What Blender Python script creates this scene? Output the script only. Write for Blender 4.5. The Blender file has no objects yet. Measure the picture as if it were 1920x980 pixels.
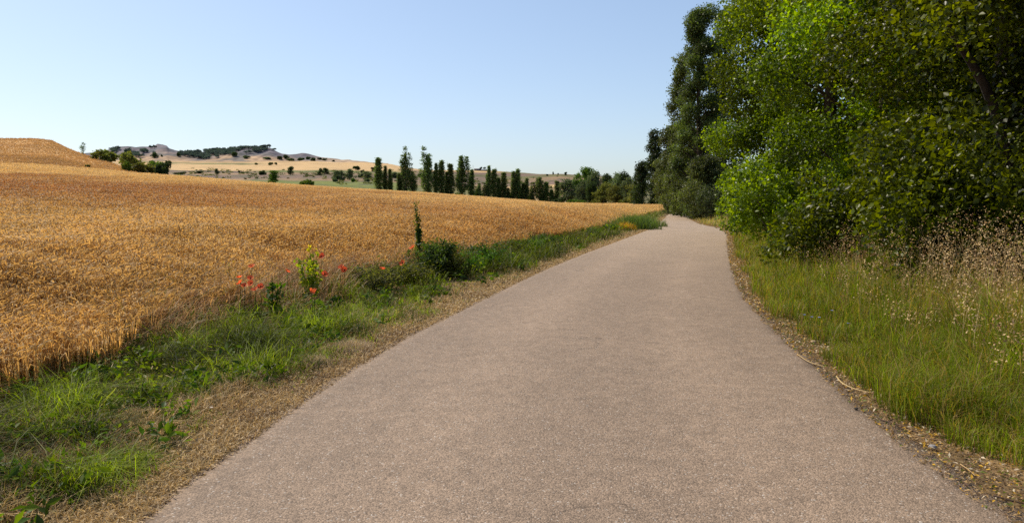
import bpy, math
import numpy as np
from mathutils import Vector

RS = np.random.RandomState
C = bpy.data.collections.new("scene"); bpy.context.scene.collection.children.link(C)
R = math.radians

# ------------------------------------------------------------------ camera numbers
F_PX, CX, CY, CAMZ = 1400.0, 960.0, 490.0, 1.6
PITCH = math.atan(115 / F_PX)
SP, CP = math.sin(PITCH), math.cos(PITCH)

def at(px, py, Y):
    """world point at depth Y on the sight line through a photo pixel"""
    a, b = (px - CX) / F_PX, (CY - py) / F_PX
    t = Y / (CP + b * SP)
    return np.array([a * t, Y, CAMZ + t * (b * CP - SP)])

def on_flat(px, py):
    a, b = (px - CX) / F_PX, (CY - py) / F_PX
    t = CAMZ / (SP - b * CP)
    return (a * t, t * (CP + b * SP))

# ------------------------------------------------------------------ noise
_tab = RS(7).rand(256, 256)
def vnoise(x, y, s=1.0, k=0):
    x = np.asarray(x, float) / s + 17.3 * k; y = np.asarray(y, float) / s + 9.1 * k
    ix, iy = np.floor(x).astype(int), np.floor(y).astype(int)
    fx, fy = x - ix, y - iy
    fx, fy = fx * fx * (3 - 2 * fx), fy * fy * (3 - 2 * fy)
    g = lambda a, b: _tab[(a + 31 * k) % 256, b % 256]
    return (g(ix, iy) * (1 - fx) + g(ix + 1, iy) * fx) * (1 - fy) + (g(ix, iy + 1) * (1 - fx) + g(ix + 1, iy + 1) * fx) * fy
def fbm(x, y, s=1.0, k=0, o=3):
    v, a, n = 0, 1.0, 0
    for i in range(o):
        v = v + a * vnoise(x, y, s / 2 ** i, k + i); n += a; a *= .55
    return v / n
def sstep(a, b, x):
    t = np.clip((np.asarray(x, float) - a) / (b - a), 0, 1); return t * t * (3 - 2 * t)
def mixc(a, b, t):
    t = np.asarray(t)[..., None]; return np.asarray(a) * (1 - t) + np.asarray(b) * t

# ------------------------------------------------------------------ road edges (world)
LEDGE = [(-1.75, -30), (-1.85, 0)] + [on_flat(*p) for p in [(250, 980), (335, 912), (430, 848), (500, 798), (560, 755), (612, 722), (677, 680), (757, 633), (845, 590), (907, 560), (967, 530), (1026, 503), (1090, 477), (1144, 457), (1190, 440), (1230, 425), (1236, 416), (1256, 400.5)]] + [(21.5, 97), (27, 107), (38, 118), (60, 130), (120, 150)]
REDGE = [(2.45, -30), (2.5, 0)] + [on_flat(*p) for p in [(1900, 960), (1790, 885), (1690, 815), (1610, 745), (1540, 685), (1470, 625), (1425, 580), (1395, 540), (1380, 500), (1372, 470), (1368, 440), (1356, 429), (1316, 421), (1297, 412), (1296, 401)]] + [(23.5, 93), (31, 101), (42, 111), (62, 122), (120, 142)]
LEDGE, REDGE = np.array(LEDGE), np.array(REDGE)
def Lx(y): return np.interp(y, LEDGE[:, 1], LEDGE[:, 0])
def Rx(y): return np.interp(y, REDGE[:, 1], REDGE[:, 0])

# ------------------------------------------------------------------ terrain
TAB = {
 -700: [(60, 340), (100, 322), (130, 300), (160, 270), (190, 240), (260, 255), (600, 320), (2000, 340), (6000, 362)],
 0:   [(60, 352), (100, 333), (130, 313), (160, 287), (190, 261), (225, 262), (300, 300), (600, 330), (2000, 345), (6000, 362)],
 70:  [(60, 354), (100, 335), (130, 315), (160, 289), (190, 261), (225, 264), (300, 300), (600, 330), (2000, 345), (6000, 362)],
 105: [(60, 355), (100, 337), (130, 317), (160, 291), (190, 263), (210, 268), (300, 315), (600, 330), (2000, 325), (6000, 362)],
 122: [(60, 356), (100, 338), (130, 319), (160, 295), (190, 270), (205, 277), (300, 320), (600, 330), (2000, 320), (6000, 362)],
 165: [(60, 357), (100, 340), (130, 323), (155, 307), (182, 289), (200, 297), (300, 330), (600, 332), (1700, 305), (2000, 312), (6000, 362)],
 205: [(60, 358), (100, 342), (130, 327), (150, 316), (172, 301), (200, 318), (300, 336), (600, 332), (1700, 303), (6000, 362)],
 240: [(60, 359), (100, 343), (130, 331), (150, 322), (165, 314), (200, 334), (400, 340), (700, 328), (1700, 302), (6000, 362)],
 320: [(60, 362), (100, 347), (135, 336), (160, 336), (200, 345), (350, 345), (600, 331), (720, 322), (950, 314), (1300, 307), (1650, 302), (2000, 301), (6000, 362)],
 450: [(60, 368), (100, 355), (150, 347), (185, 346), (260, 352), (420, 342), (550, 334), (700, 324), (900, 317), (1300, 309), (1650, 303), (2100, 301), (6000, 362)],
 600: [(60, 374), (100, 363), (150, 357.5), (215, 356), (240, 356.5), (330, 349), (480, 339), (600, 329), (720, 322), (800, 319), (1100, 312), (1500, 305), (1750, 302), (2100, 310), (6000, 362)],
 690: [(60, 380), (100, 369), (150, 364.5), (215, 362.5), (250, 361), (300, 357), (360, 350), (480, 341), (600, 331), (720, 323), (800, 319), (1100, 311), (1500, 304), (1800, 312), (6000, 362)],
 735: [(60, 383), (100, 372), (150, 367), (215, 365), (252, 363), (300, 360), (360, 352), (480, 341), (600, 331), (720, 324), (800, 320), (1100, 313), (1500, 308), (1800, 316), (6000, 362)],
 800: [(60, 387), (100, 376), (150, 371), (215, 369.5), (258, 367.5), (330, 362), (450, 350), (600, 340), (760, 330), (900, 325), (1200, 319), (1500, 322), (6000, 362)],
 900: [(60, 393), (100, 383), (150, 378), (225, 376), (262, 374), (350, 366), (500, 355), (700, 342), (900, 328), (1200, 319), (1500, 324), (6000, 362)],
 970: [(60, 398), (100, 389), (150, 383.5), (230, 381), (268, 378.5), (350, 366), (450, 356), (600, 347), (800, 335), (1200, 323), (1500, 327), (6000, 362)],
 1050: [(60, 405), (100, 395), (150, 390), (230, 387), (272, 383), (350, 368), (450, 352), (550, 343), (700, 333), (900, 326), (1300, 331), (6000, 362)],
 1130: [(60, 409), (100, 397), (150, 391.5), (230, 388), (280, 384), (400, 370), (700, 340), (1000, 329), (1400, 335), (6000, 364)],
 1245: [(60, 412), (100, 397.5), (150, 390), (250, 384), (600, 374), (1200, 352), (6000, 366)],
 1340: [(60, 412.3), (100, 397.4), (200, 386.2), (600, 379), (2000, 374), (6000, 373)],
 2600: [(60, 412.3), (100, 397.4), (200, 386.2), (600, 379), (2000, 376), (6000, 375)],
}
_U = np.array([(p - CX) / F_PX for p in sorted(TAB)])
_LY = np.linspace(math.log(40), math.log(6000), 160)
_Z = np.array([np.interp(_LY, [math.log(k[0]) for k in TAB[p]], [at(p, k[1], k[0])[2] for k in TAB[p]]) for p in sorted(TAB)])
def z_table(x, y):
    yy = np.maximum(y, 40.0); u = np.clip(x / yy, _U[0], _U[-1] - 1e-6); ly = np.clip(np.log(yy), _LY[0], _LY[-1] - 1e-6)
    i = np.clip(np.searchsorted(_U, u, side='right') - 1, 0, len(_U) - 2)
    fu = np.clip((u - _U[i]) / (_U[i + 1] - _U[i]), 0, 1)
    j = ((ly - _LY[0]) / (_LY[1] - _LY[0])); jj = np.clip(j.astype(int), 0, len(_LY) - 2); fj = j - jj
    return (_Z[i, jj] * (1 - fj) + _Z[i, jj + 1] * fj) * (1 - fu) + (_Z[i + 1, jj] * (1 - fj) + _Z[i + 1, jj + 1] * fj) * fu
def gz(x, y):
    x = np.atleast_1d(np.asarray(x, float)); y = np.atleast_1d(np.asarray(y, float))
    d, e = Lx(y) - x, x - Rx(y)
    off = np.maximum(d, e)
    near = -0.03 + .036 * sstep(-.10, -.01, off) + np.where(d > 0, .22 * sstep(.4, 3.6, d) + .045 * np.clip(d - 4, 0, None), 0)
    near = near + np.where(e > 0, .10 * sstep(.3, 2., e), 0)
    near = near + np.where((d > .3) | (e > .3), (fbm(x, y, 1.1, 3) - .5) * .10 * np.minimum(1, np.maximum(d, e)), 0)
    off = np.maximum(d, e)
    far = z_table(x, y) + (fbm(x, y, 14, 5) - .5) * np.clip(y - 60, 0, 200) / 200 * 1.2
    far = np.where(off < 6, near + (far - near) * sstep(0, 6, off), far)
    return near + (far - near) * sstep(40, 95, y)
def gz1(x, y): return float(gz(x, y)[0])
def hit(px, py, zf=None, y0=3.0, y1=6000.0):
    """where the sight line through a photo pixel meets the land"""
    zf = zf or gz
    Y = np.exp(np.linspace(math.log(y0), math.log(y1), 3000))
    P = at(px, py, Y).T
    below = np.nonzero(zf(P[:, 0], P[:, 1]) >= P[:, 2])[0]
    k = below[0] if len(below) else len(Y) - 1
    return P[k, 0], P[k, 1], float(zf(P[k, 0], P[k, 1])[0])

# ------------------------------------------------------------------ mesh helpers
class MB:
    def __init__(s): s.V, s.T, s.K, s.n = [], [], [], 0
    def add(s, V, T, K):
        V = np.asarray(V, float).reshape(-1, 3); T = np.asarray(T, int).reshape(-1, 3)
        K = np.broadcast_to(np.asarray(K, float), (len(V), 3))
        s.V.append(V); s.T.append(T + s.n); s.K.append(K); s.n += len(V)
    def mesh(s, name, mat, smooth=False):
        V, T, K = np.concatenate(s.V), np.concatenate(s.T), np.concatenate(s.K)
        me = bpy.data.meshes.new(name)
        me.vertices.add(len(V)); me.vertices.foreach_set('co', V.astype(np.float32).ravel())
        me.loops.add(T.size); me.loops.foreach_set('vertex_index', T.astype(np.int32).ravel())
        me.polygons.add(len(T)); me.polygons.foreach_set('loop_start', np.arange(0, T.size, 3, dtype=np.int32))
        if smooth: me.polygons.foreach_set('use_smooth', np.ones(len(T), bool))
        at_ = me.color_attributes.new('col', 'FLOAT_COLOR', 'POINT')
        at_.data.foreach_set('color', np.concatenate([np.clip(K, 0, 1), np.ones((len(K), 1))], 1).astype(np.float32).ravel())
        me.materials.append(mat); me.update(calc_edges=True); me.validate()
        return me
    def obj(s, name, mat, parent=None, smooth=False):
        return link(name, s.mesh(name, mat, smooth), parent)
def link(name, data, parent=None, loc=None):
    o = bpy.data.objects.new(name, data); C.objects.link(o)
    if parent: o.parent = parent
    if loc is not None: o.location = loc
    return o
def tag(o, label=None, cat=None, group=None, kind=None):
    if label: o['label'] = label
    if cat: o['category'] = cat
    if group: o['group'] = group
    if kind: o['kind'] = kind
    return o
def thing(name, loc, label, cat, group=None, rz=0, sc=1):
    o = link(name, None, None, loc); o.rotation_euler = (0, 0, rz); o.empty_display_size = .2
    o.scale = (sc, sc, sc) if np.isscalar(sc) else sc
    return tag(o, label, cat, group)

def grid_tris(nr, nc):
    a = (np.arange(nr - 1)[:, None] * nc + np.arange(nc - 1)[None, :]).ravel()
    return np.concatenate([np.stack([a, a + 1, a + nc + 1], 1), np.stack([a, a + nc + 1, a + nc], 1)])
def unit(v): return v / np.maximum(np.linalg.norm(v, axis=-1, keepdims=True), 1e-9)

def leaves(mb, P, size, col, rng, bias=(0, 0, .6), w=.62, droop=0.0):
    """folded pointed leaves at points P"""
    k = len(P); size = np.broadcast_to(size, (k,))[:, None]
    n = unit(rng.randn(k, 3) + np.asarray(bias))
    t = rng.randn(k, 3); t[:, 2] -= droop; t = unit(t - n * (t * n).sum(1, keepdims=True)); b = np.cross(n, t)
    base, tip = P - t * size * .5, P + t * size * .5
    m = P - t * size * .08 + n * size * .10
    V = np.stack([base, m + b * size * w * .5, tip, m - b * size * w * .5], 1)
    i = np.arange(k)[:, None] * 4
    T = np.concatenate([i + np.array([[0, 1, 2]]), i + np.array([[0, 2, 3]])])
    mb.add(V, T, np.repeat(col, 4, 0) if np.ndim(col) == 2 else col)

def blades(mb, x, y, z, h, w, col, rng, lean=.35, curl=.5, tipcol=1.25):
    k = len(x); az = rng.rand(k) * 2 * np.pi
    dx, dy = np.cos(az), np.sin(az); wa = rng.rand(k) * np.pi
    wx, wy = np.cos(wa) * w / 2, np.sin(wa) * w / 2
    ln = rng.rand(k) * lean * h; cu = rng.rand(k) * curl * h
    B = np.stack([x, y, z - .02], 1)
    M = np.stack([x + dx * ln * .5, y + dy * ln * .5, z + h * .55], 1)
    E = np.stack([x + dx * (ln + cu), y + dy * (ln + cu), z + np.maximum(h * .15, h - .55 * cu)], 1)
    W = np.stack([wx, wy, 0 * wx], 1)
    V = np.stack([B - W, B + W, M - W * .8, M + W * .8, E], 1)
    i = np.arange(k)[:, None] * 5
    T = np.concatenate([i + np.array([[0, 1, 3]]), i + np.array([[0, 3, 2]]), i + np.array([[2, 3, 4]])])
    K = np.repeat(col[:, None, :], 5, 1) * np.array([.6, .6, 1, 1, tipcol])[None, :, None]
    mb.add(V, T, K.reshape(-1, 3))

def tube(mb, P, rad, col, ns=7):
    P = np.asarray(P, float); rad = np.broadcast_to(rad, (len(P),)); n = len(P)
    d = np.gradient(P, axis=0); d = unit(d)
    ref = np.where(np.abs(d[:, 2:3]) > .9, np.array([[1., 0, 0]]), np.array([[0, 0, 1.]]))
    u = unit(np.cross(d, ref)); v = np.cross(d, u)
    a = np.linspace(0, 2 * np.pi, ns, endpoint=False)
    V = P[:, None, :] + rad[:, None, None] * (np.cos(a)[None, :, None] * u[:, None, :] + np.sin(a)[None, :, None] * v[:, None, :])
    T = []
    for i in range(n - 1):
        for j in range(ns):
            p, q, r_, s = i * ns + j, i * ns + (j + 1) % ns, (i + 1) * ns + (j + 1) % ns, (i + 1) * ns + j
            T += [(p, q, r_), (p, r_, s)]
    for j in range(1, ns - 1):
        T += [(0, j + 1, j), ((n - 1) * ns, (n - 1) * ns + j, (n - 1) * ns + j + 1)]
    mb.add(V, T, col)
def curve_pts(pts, n=10):
    pts = np.asarray(pts, float); t = np.linspace(0, 1, len(pts)); q = np.linspace(0, 1, n)
    out = np.stack([np.interp(q, t, pts[:, i]) for i in range(3)], 1)
    k = out.copy()
    for _ in range(2): k[1:-1] = (k[:-2] + 2 * k[1:-1] + k[2:]) / 4
    return k

# ------------------------------------------------------------------ materials
def nodes(name):
    m = bpy.data.materials.new(name); m.use_nodes = True
    nt = m.node_tree; nt.nodes.clear()
    return m, nt, nt.nodes.new('ShaderNodeOutputMaterial')
def leafmat(name, transl=.4, rough=.4, spec=.5, vary=.12, tint=(1.9, 2.1, .8), attr=True, noise=0):
    m, nt, out = nodes(name); N, L = nt.nodes.new, nt.links.new
    a = N('ShaderNodeAttribute'); a.attribute_name = 'col'
    oi = N('ShaderNodeObjectInfo'); hs = N('ShaderNodeHueSaturation')
    mr = N('ShaderNodeMapRange'); mr.inputs[3].default_value = 1 - vary * 2; mr.inputs[4].default_value = 1 + vary * 2
    mh = N('ShaderNodeMapRange'); mh.inputs[3].default_value = .5 - vary * .12; mh.inputs[4].default_value = .5 + vary * .12
    L(oi.outputs['Random'], mr.inputs[0]); L(oi.outputs['Random'], mh.inputs[0])
    L(mr.outputs[0], hs.inputs['Value']); L(mh.outputs[0], hs.inputs['Hue']); L(a.outputs['Color'], hs.inputs['Color'])
    p = N('ShaderNodeBsdfPrincipled'); p.inputs['Roughness'].default_value = rough; p.inputs['Specular IOR Level'].default_value = spec
    L(hs.outputs[0], p.inputs['Base Color'])
    if transl > 0:
        tr = N('ShaderNodeBsdfTranslucent'); mu = N('ShaderNodeMix'); mu.data_type = 'RGBA'; mu.blend_type = 'MULTIPLY'; mu.inputs[0].default_value = 1
        L(hs.outputs[0], mu.inputs[6]); mu.inputs[7].default_value = (*tint, 1); L(mu.outputs[2], tr.inputs['Color'])
        mx = N('ShaderNodeMixShader'); mx.inputs[0].default_value = transl
        L(p.outputs[0], mx.inputs[1]); L(tr.outputs[0], mx.inputs[2]); L(mx.outputs[0], out.inputs[0])
    else: L(p.outputs[0], out.inputs[0])
    return m
def surfmat(name, scales=((30, .25),), rough=.9, bump=0, bscale=40, spec=.2):
    """colour attribute times layered procedural noise, with bump"""
    m, nt, out = nodes(name); N, L = nt.nodes.new, nt.links.new
    a = N('ShaderNodeAttribute'); a.attribute_name = 'col'; g = N('ShaderNodeNewGeometry')
    cur = a.outputs['Color']
    for sc, amt in scales:
        n = N('ShaderNodeTexNoise'); n.inputs['Scale'].default_value = sc; n.inputs['Detail'].default_value = 6; L(g.outputs['Position'], n.inputs['Vector'])
        mr = N('ShaderNodeMapRange'); mr.inputs[1].default_value = .3; mr.inputs[2].default_value = .7; mr.inputs[3].default_value = 1 - amt; mr.inputs[4].default_value = 1 + amt
        L(n.outputs[0], mr.inputs[0])
        v = N('ShaderNodeVectorMath'); v.operation = 'SCALE'; L(cur, v.inputs[0]); L(mr.outputs[0], v.inputs['Scale']); cur = v.outputs[0]
    p = N('ShaderNodeBsdfPrincipled'); p.inputs['Roughness'].default_value = rough; p.inputs['Specular IOR Level'].default_value = spec
    L(cur, p.inputs['Base Color'])
    if bump:
        n = N('ShaderNodeTexNoise'); n.inputs['Scale'].default_value = bscale; n.inputs['Detail'].default_value = 8; L(g.outputs['Position'], n.inputs['Vector'])
        b = N('ShaderNodeBump'); b.inputs['Strength'].default_value = bump; b.inputs['Distance'].default_value = .05; L(n.outputs[0], b.inputs['Height']); L(b.outputs[0], p.inputs['Normal'])
    L(p.outputs[0], out.inputs[0]); return m

M_ground = surfmat('land', ((.05, .12), (.6, .18), (9, .3)), bump=.5, bscale=25)
M_hill = surfmat('hill_land', ((.012, .25), (.06, .3)), bump=0)
M_leaf = leafmat('broad_leaf', .47, .36, .22, .06, tint=(2.4, 2.2, .25))
M_dleaf = leafmat('dull_leaf', .35, .5, .18, .1)
M_far = leafmat('far_foliage', .38, .6, .1, .10, tint=(1.9, 2.0, .8))
M_grass = leafmat('grass', .45, .5, .18, 0, tint=(1.6, 1.7, .5))
M_wheat = leafmat('wheat', .48, .55, .25, 0, tint=(1.35, 1.15, .8))
M_straw = leafmat('straw', .3, .55, .3, 0, tint=(1.3, 1.2, .9))
M_petal = leafmat('petal', .4, .6, .2, .05, tint=(1.3, .9, .8))
M_bark = surfmat('bark', ((6, .35), (25, .3)), bump=.8, bscale=14)
M_stone = surfmat('stone', ((20, .3),), bump=.4, bscale=30)
M_wall = surfmat('plaster', ((3, .12),))

def road_material():
    m, nt, out = nodes('asphalt'); N, L = nt.nodes.new, nt.links.new
    g = N('ShaderNodeNewGeometry'); at_ = N('ShaderNodeAttribute'); at_.attribute_name = 'col'
    def noise(sc, det=4):
        n = N('ShaderNodeTexNoise'); n.inputs['Scale'].default_value = sc; n.inputs['Detail'].default_value = det; L(g.outputs['Position'], n.inputs['Vector']); return n.outputs[0]
    def mr(src, a, b, c, d):
        r = N('ShaderNodeMapRange'); r.inputs[1].default_value = a; r.inputs[2].default_value = b; r.inputs[3].default_value = c; r.inputs[4].default_value = d; L(src, r.inputs[0]); return r.outputs[0]
    def scale(c, f):
        v = N('ShaderNodeVectorMath'); v.operation = 'SCALE'; L(c, v.inputs[0]); L(f, v.inputs['Scale']); return v.outputs[0]
    vo = N('ShaderNodeTexVoronoi'); vo.inputs['Scale'].default_value = 110; L(g.outputs['Position'], vo.inputs['Vector'])
    sp = N('ShaderNodeSeparateColor'); L(vo.outputs['Color'], sp.inputs[0])
    vo2 = N('ShaderNodeTexVoronoi'); vo2.inputs['Scale'].default_value = 38; L(g.outputs['Position'], vo2.inputs['Vector'])
    sp2 = N('ShaderNodeSeparateColor'); L(vo2.outputs['Color'], sp2.inputs[0])
    c = scale(at_.outputs['Color'], mr(sp.outputs[0], 0, 1, .60, 1.35))
    c = scale(c, mr(sp2.outputs[1], .0, 1, .94, 1.06))
    c = scale(c, mr(noise(.7, 5), .3, .7, .93, 1.07)); c = scale(c, mr(noise(7, 5), .3, .7, .88, 1.12)); c = scale(c, mr(noise(140, 2), .3, .7, .82, 1.18))
    ck = N('ShaderNodeTexVoronoi'); ck.feature = 'DISTANCE_TO_EDGE'; ck.inputs['Scale'].default_value = .42
    nz = N('ShaderNodeTexNoise'); nz.inputs['Scale'].default_value = 1.6; nz.inputs['Detail'].default_value = 7; L(g.outputs['Position'], nz.inputs['Vector'])
    va = N('ShaderNodeVectorMath'); va.operation = 'MULTIPLY_ADD'; L(nz.outputs['Color'], va.inputs[0]); va.inputs[1].default_value = (1.3, 1.3, 0); L(g.outputs['Position'], va.inputs[2]); L(va.outputs[0], ck.inputs['Vector'])
    cm = N('ShaderNodeMath'); cm.operation = 'MAXIMUM'; L(mr(ck.outputs['Distance'], .001, .006, .62, 1), cm.inputs[0]); L(mr(noise(.35, 3), .50, .58, 1, .6), cm.inputs[1])
    c = scale(c, cm.outputs[0])
    # sparse bright stones
    br = mr(sp.outputs[2], .975, .985, 0, .75)
    mx = N('ShaderNodeMix'); mx.data_type = 'RGBA'; L(br, mx.inputs[0]); L(c, mx.inputs[6]); mx.inputs[7].default_value = (.50, .45, .40, 1)
    p = N('ShaderNodeBsdfPrincipled'); p.inputs['Roughness'].default_value = .8; p.inputs['Specular IOR Level'].default_value = .35
    L(mx.outputs[2], p.inputs['Base Color'])
    b = N('ShaderNodeBump'); b.inputs['Strength'].default_value = .7; b.inputs['Distance'].default_value = .006; L(vo.outputs['Distance'], b.inputs['Height']); b.invert = True
    L(b.outputs[0], p.inputs['Normal']); L(p.outputs[0], out.inputs[0]); return m

# ------------------------------------------------------------------ palette (linear)
GOLD, REDW, PALE = np.array([.63, .41, .150]), np.array([.41, .190, .058]), np.array([.78, .56, .24])
GRN, BGRN, DGRN = np.array([.078, .108, .006]), np.array([.195, .250, .010]), np.array([.03, .065, .012])
DRY, BRN, STRAW = np.array([.36, .24, .11]), np.array([.17, .095, .05]), np.array([.55, .40, .20])
SOIL = np.array([.20, .13, .075])

WE_PX = [-700, 0, 240, 320, 450, 600, 700, 900, 1050, 1150, 1215, 1246, 1270]
WE_Y = [124, 126, 128, 133, 178, 222, 243, 250, 255, 235, 150, 96, 85]
def wheat_end(x, y): return np.interp(x / np.maximum(y, 1) * F_PX + CX, WE_PX, WE_Y)
def wheat_start(y): return 2.35 + .95 * np.exp(-((y - 12.5) / 3.2) ** 2) + .1 * sstep(20, 40, y)
def wheat_col(x, y):
    yq = y * (.62 + .75 * fbm(x, y * .5, 13, 29)); red = sstep(12, 26, yq) * (1 - sstep(52, 90, yq)) * (1.25 - .8 * sstep(-22, 2, x))
    red = np.clip(red * (.55 + .9 * fbm(x, y, 9, 11)), 0, 1)
    pale = np.maximum(sstep(60, 120, y), sstep(20, 60, y) * sstep(-22, -6, x)) * (.55 + .45 * vnoise(x, y, 22, 4)) + .5 * sstep(.62, .75, fbm(x, y, 3, 19))
    c = mixc(GOLD, REDW, red); return mixc(c, PALE, np.clip(pale, 0, 1) * (1 - .6 * red))

# ------------------------------------------------------------------ ground
def land_colour(x, y):
    d, e = Lx(y) - x, x - Rx(y); px = x / np.maximum(y, .5) * F_PX + CX
    n1, n2 = fbm(x, y, .8, 1), fbm(x, y, 3.5, 2)
    c = mixc(SOIL, DRY, n1)
    c = mixc(c, GRN * 1.2, sstep(.45, .62, n2) * .7)
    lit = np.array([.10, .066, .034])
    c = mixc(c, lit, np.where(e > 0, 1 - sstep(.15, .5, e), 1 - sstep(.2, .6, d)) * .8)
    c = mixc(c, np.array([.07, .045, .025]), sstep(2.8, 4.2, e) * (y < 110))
    c = mixc(c, np.array([.28, .16, .06]), sstep(3, 4.5, d))
    far = y > wheat_end(x, y)
    # mound
    mound = np.array([.50, .285, .105]) * (.8 + .4 * fbm(x, y * .35, 10, 6))[:, None]
    mound = mixc(mound, np.array([.30, .15, .07]), sstep(.58, .72, fbm(x * .4, y, 7, 9)) * .7)
    c = np.where((far & (px < 330) & (y < 320))[:, None], mound, c)
    yw = y * (1 + .16 * (fbm(x, y, 90, 12) - .5) + .05 * (vnoise(x, y, 18, 5) - .5))
    OL, TAN, PUR, VINE, BR = [np.array(v) for v in ((.17, .15, .05), (.52, .34, .155), (.17, .11, .075), (.15, .165, .03), (.30, .19, .10))]
    def bands(lst):
        o = np.tile(np.asarray(lst[0][1], float), (len(x), 1))
        for y0, k in lst[1:]: o = mixc(o, k, sstep(y0 * .98, y0 * 1.02, yw))
        return o
    A = bands([(0, OL), (480, BR), (560, PUR), (620, BR), (690, PUR * .8), (760, TAN), (1280, OL * 1.1), (1420, TAN * .85), (1560, BR)])
    B = bands([(0, TAN * .8), (285, OL), (320, VINE), (475, BR * .8), (540, PUR), (640, BR * .8), (690, VINE * .75), (790, TAN)])
    D = bands([(0, TAN * .75), (340, OL), (470, BR * .8), (600, PUR), (820, OL * .6), (900, PUR), (1000, TAN)])
    E = bands([(0, TAN * .8), (400, BR), (452, TAN * 1.1), (530, PUR * 1.1), (640, BR * .8), (760, OL * .8), (860, PUR), (1000, OL * .9)])
    fc = mixc(A, B, sstep(455, 520, px)); fc = mixc(fc, D, sstep(735, 800, px)); fc = mixc(fc, E, sstep(910, 965, px))
    fc = mixc(fc, np.array([.10, .12, .04]), sstep(1120, 1260, px))
    fc = mixc(fc, fc * .5, sstep(.52, .72, fbm(x * .5, y, 22, 14)) * .6); fc = mixc(fc, np.array([.075, .085, .035]), sstep(.60, .68, fbm(x, y * .6, 9, 15)) * .75 * (y < 760))
    c = np.where((far & ((px >= 330) | (y >= 320)))[:, None], fc, c)
    return c
th = np.concatenate([np.linspace(-180, -44, 40), np.linspace(-43.5, 43.5, 640), np.linspace(44, 180, 40)]) * np.pi / 180
rr = np.concatenate([[.05], np.exp(np.linspace(math.log(.6), math.log(7000), 430))])
TH, RRg = np.meshgrid(th, rr); gx, gy = (RRg * np.sin(TH)).ravel(), (RRg * np.cos(TH)).ravel()
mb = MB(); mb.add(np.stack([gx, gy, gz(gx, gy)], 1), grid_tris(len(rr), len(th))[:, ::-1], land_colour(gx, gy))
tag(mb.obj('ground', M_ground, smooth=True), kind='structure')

# ------------------------------------------------------------------ road
ys = np.concatenate([np.linspace(-30, 2, 12), np.exp(np.linspace(math.log(2.2), math.log(149), 420))])
cols = np.concatenate([[-.004], np.linspace(0, 1, 23), [1.004]]); YY, TT = np.meshgrid(ys, cols, indexing='ij')
wob = (fbm(YY[:, 0], YY[:, 0] * 0, .3, 21, 4) - .5) * .13; wob2 = (fbm(YY[:, 0], YY[:, 0] * 0 + 50, .3, 22, 4) - .5) * .16
Lw, Rw = Lx(ys) + wob, Rx(ys) + wob2
XX = Lw[:, None] * (1 - TT) + Rw[:, None] * TT
zz = .012 + .03 * (1 - (2 * TT - 1) ** 2) - .09 * ((TT < 0) | (TT > 1)) + (gz(Lx(YY).ravel() * .5 + Rx(YY).ravel() * .5, YY.ravel()).reshape(YY.shape) + .03)
base = np.array([.236, .168, .118]) * np.ones(YY.shape + (3,))
trk = np.exp(-((TT - .30) / .09) ** 2) + np.exp(-((TT - .72) / .09) ** 2)
base = base * (1 + .15 * trk[..., None]) * (.94 + .12 * fbm(XX * 2.2, YY * .25, 1.2, 8)[..., None])
edge = np.minimum(TT, 1 - TT); base = mixc(base * .86, base, sstep(0, .09, edge))
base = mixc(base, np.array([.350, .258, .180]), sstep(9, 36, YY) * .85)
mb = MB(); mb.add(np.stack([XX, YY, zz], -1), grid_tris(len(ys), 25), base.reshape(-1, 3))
M_road = road_material()
tag(mb.obj('road', M_road, smooth=True), kind='structure')

# ------------------------------------------------------------------ hills
RIDGE = [(120, 296), (165, 289), (195, 287), (213, 281), (228, 277), (245, 276), (262, 278), (285, 278), (298, 275), (301, 272), (311, 273), (319, 275), (322, 279), (333, 284), (345, 287), (365, 288.5), (385, 288), (400, 285), (430, 282), (460, 279), (485, 277.5), (500, 277.5), (509, 278), (515, 281), (524, 286), (532, 289.5), (545, 291.5), (558, 291), (571, 289.8), (580, 291), (600, 295), (625, 299.5), (660, 303.5), (720, 308)]
HP = np.array(RIDGE)
def hz(x, y):
    x = np.atleast_1d(np.asarray(x, float)); y = np.atleast_1d(np.asarray(y, float)); px = x / y * F_PX + CX
    top = CAMZ + (375 - np.interp(px, HP[:, 0], HP[:, 1])) / F_PX * 2000.
    t = (y - 1640) / 360.; g0 = gz(x, y) - 2.0
    prof = sstep(0, 1, np.clip(t, 0, 1)) ** 1.15
    gul = (fbm(x, y * .25, 45, 33, 4) - .5) * 24 * np.clip(t, 0, 1) * np.clip(1 - t, 0, 1) * 3
    back = np.clip((y - 2000) / 500, 0, 1)
    return np.maximum(g0, g0 * (1 - prof) + top * prof + gul - back * back * 60)
pxs = np.linspace(110, 730, 330); yv = np.concatenate([np.linspace(1630, 2000, 70), np.linspace(2015, 2500, 18)])
YH, PH = np.meshgrid(yv, pxs, indexing='ij'); XH = (PH - CX) / F_PX * YH
zh = hz(XH.ravel(), YH.ravel())
tt = np.clip((YH.ravel() - 1640) / 360, 0, 1)
hc = mixc(np.array([.38, .25, .15]), np.array([.145, .125, .140]), sstep(.2, .6, tt + .5 * (fbm(XH.ravel(), YH.ravel(), 80, 40) - .5)))  # slate flank tone carries distance haze painted into the land colour
hc = mixc(hc, np.array([.085, .095, .10]), sstep(.48, .62, fbm(XH.ravel(), YH.ravel(), 45, 44)) * .75)
hc = mixc(hc, np.array([.46, .32, .2]), sstep(575, 640, PH.ravel()) * .8)
hc = mixc(hc, np.array([.075, .07, .08]), np.exp(-((tt - .86) / .07) ** 2) * sstep(.42, .6, fbm(XH.ravel(), YH.ravel() * .4, 26, 47)) * .8)
mb = MB(); mb.add(np.stack([XH.ravel(), YH.ravel(), zh], 1), grid_tris(len(yv), len(pxs)), hc)
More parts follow.
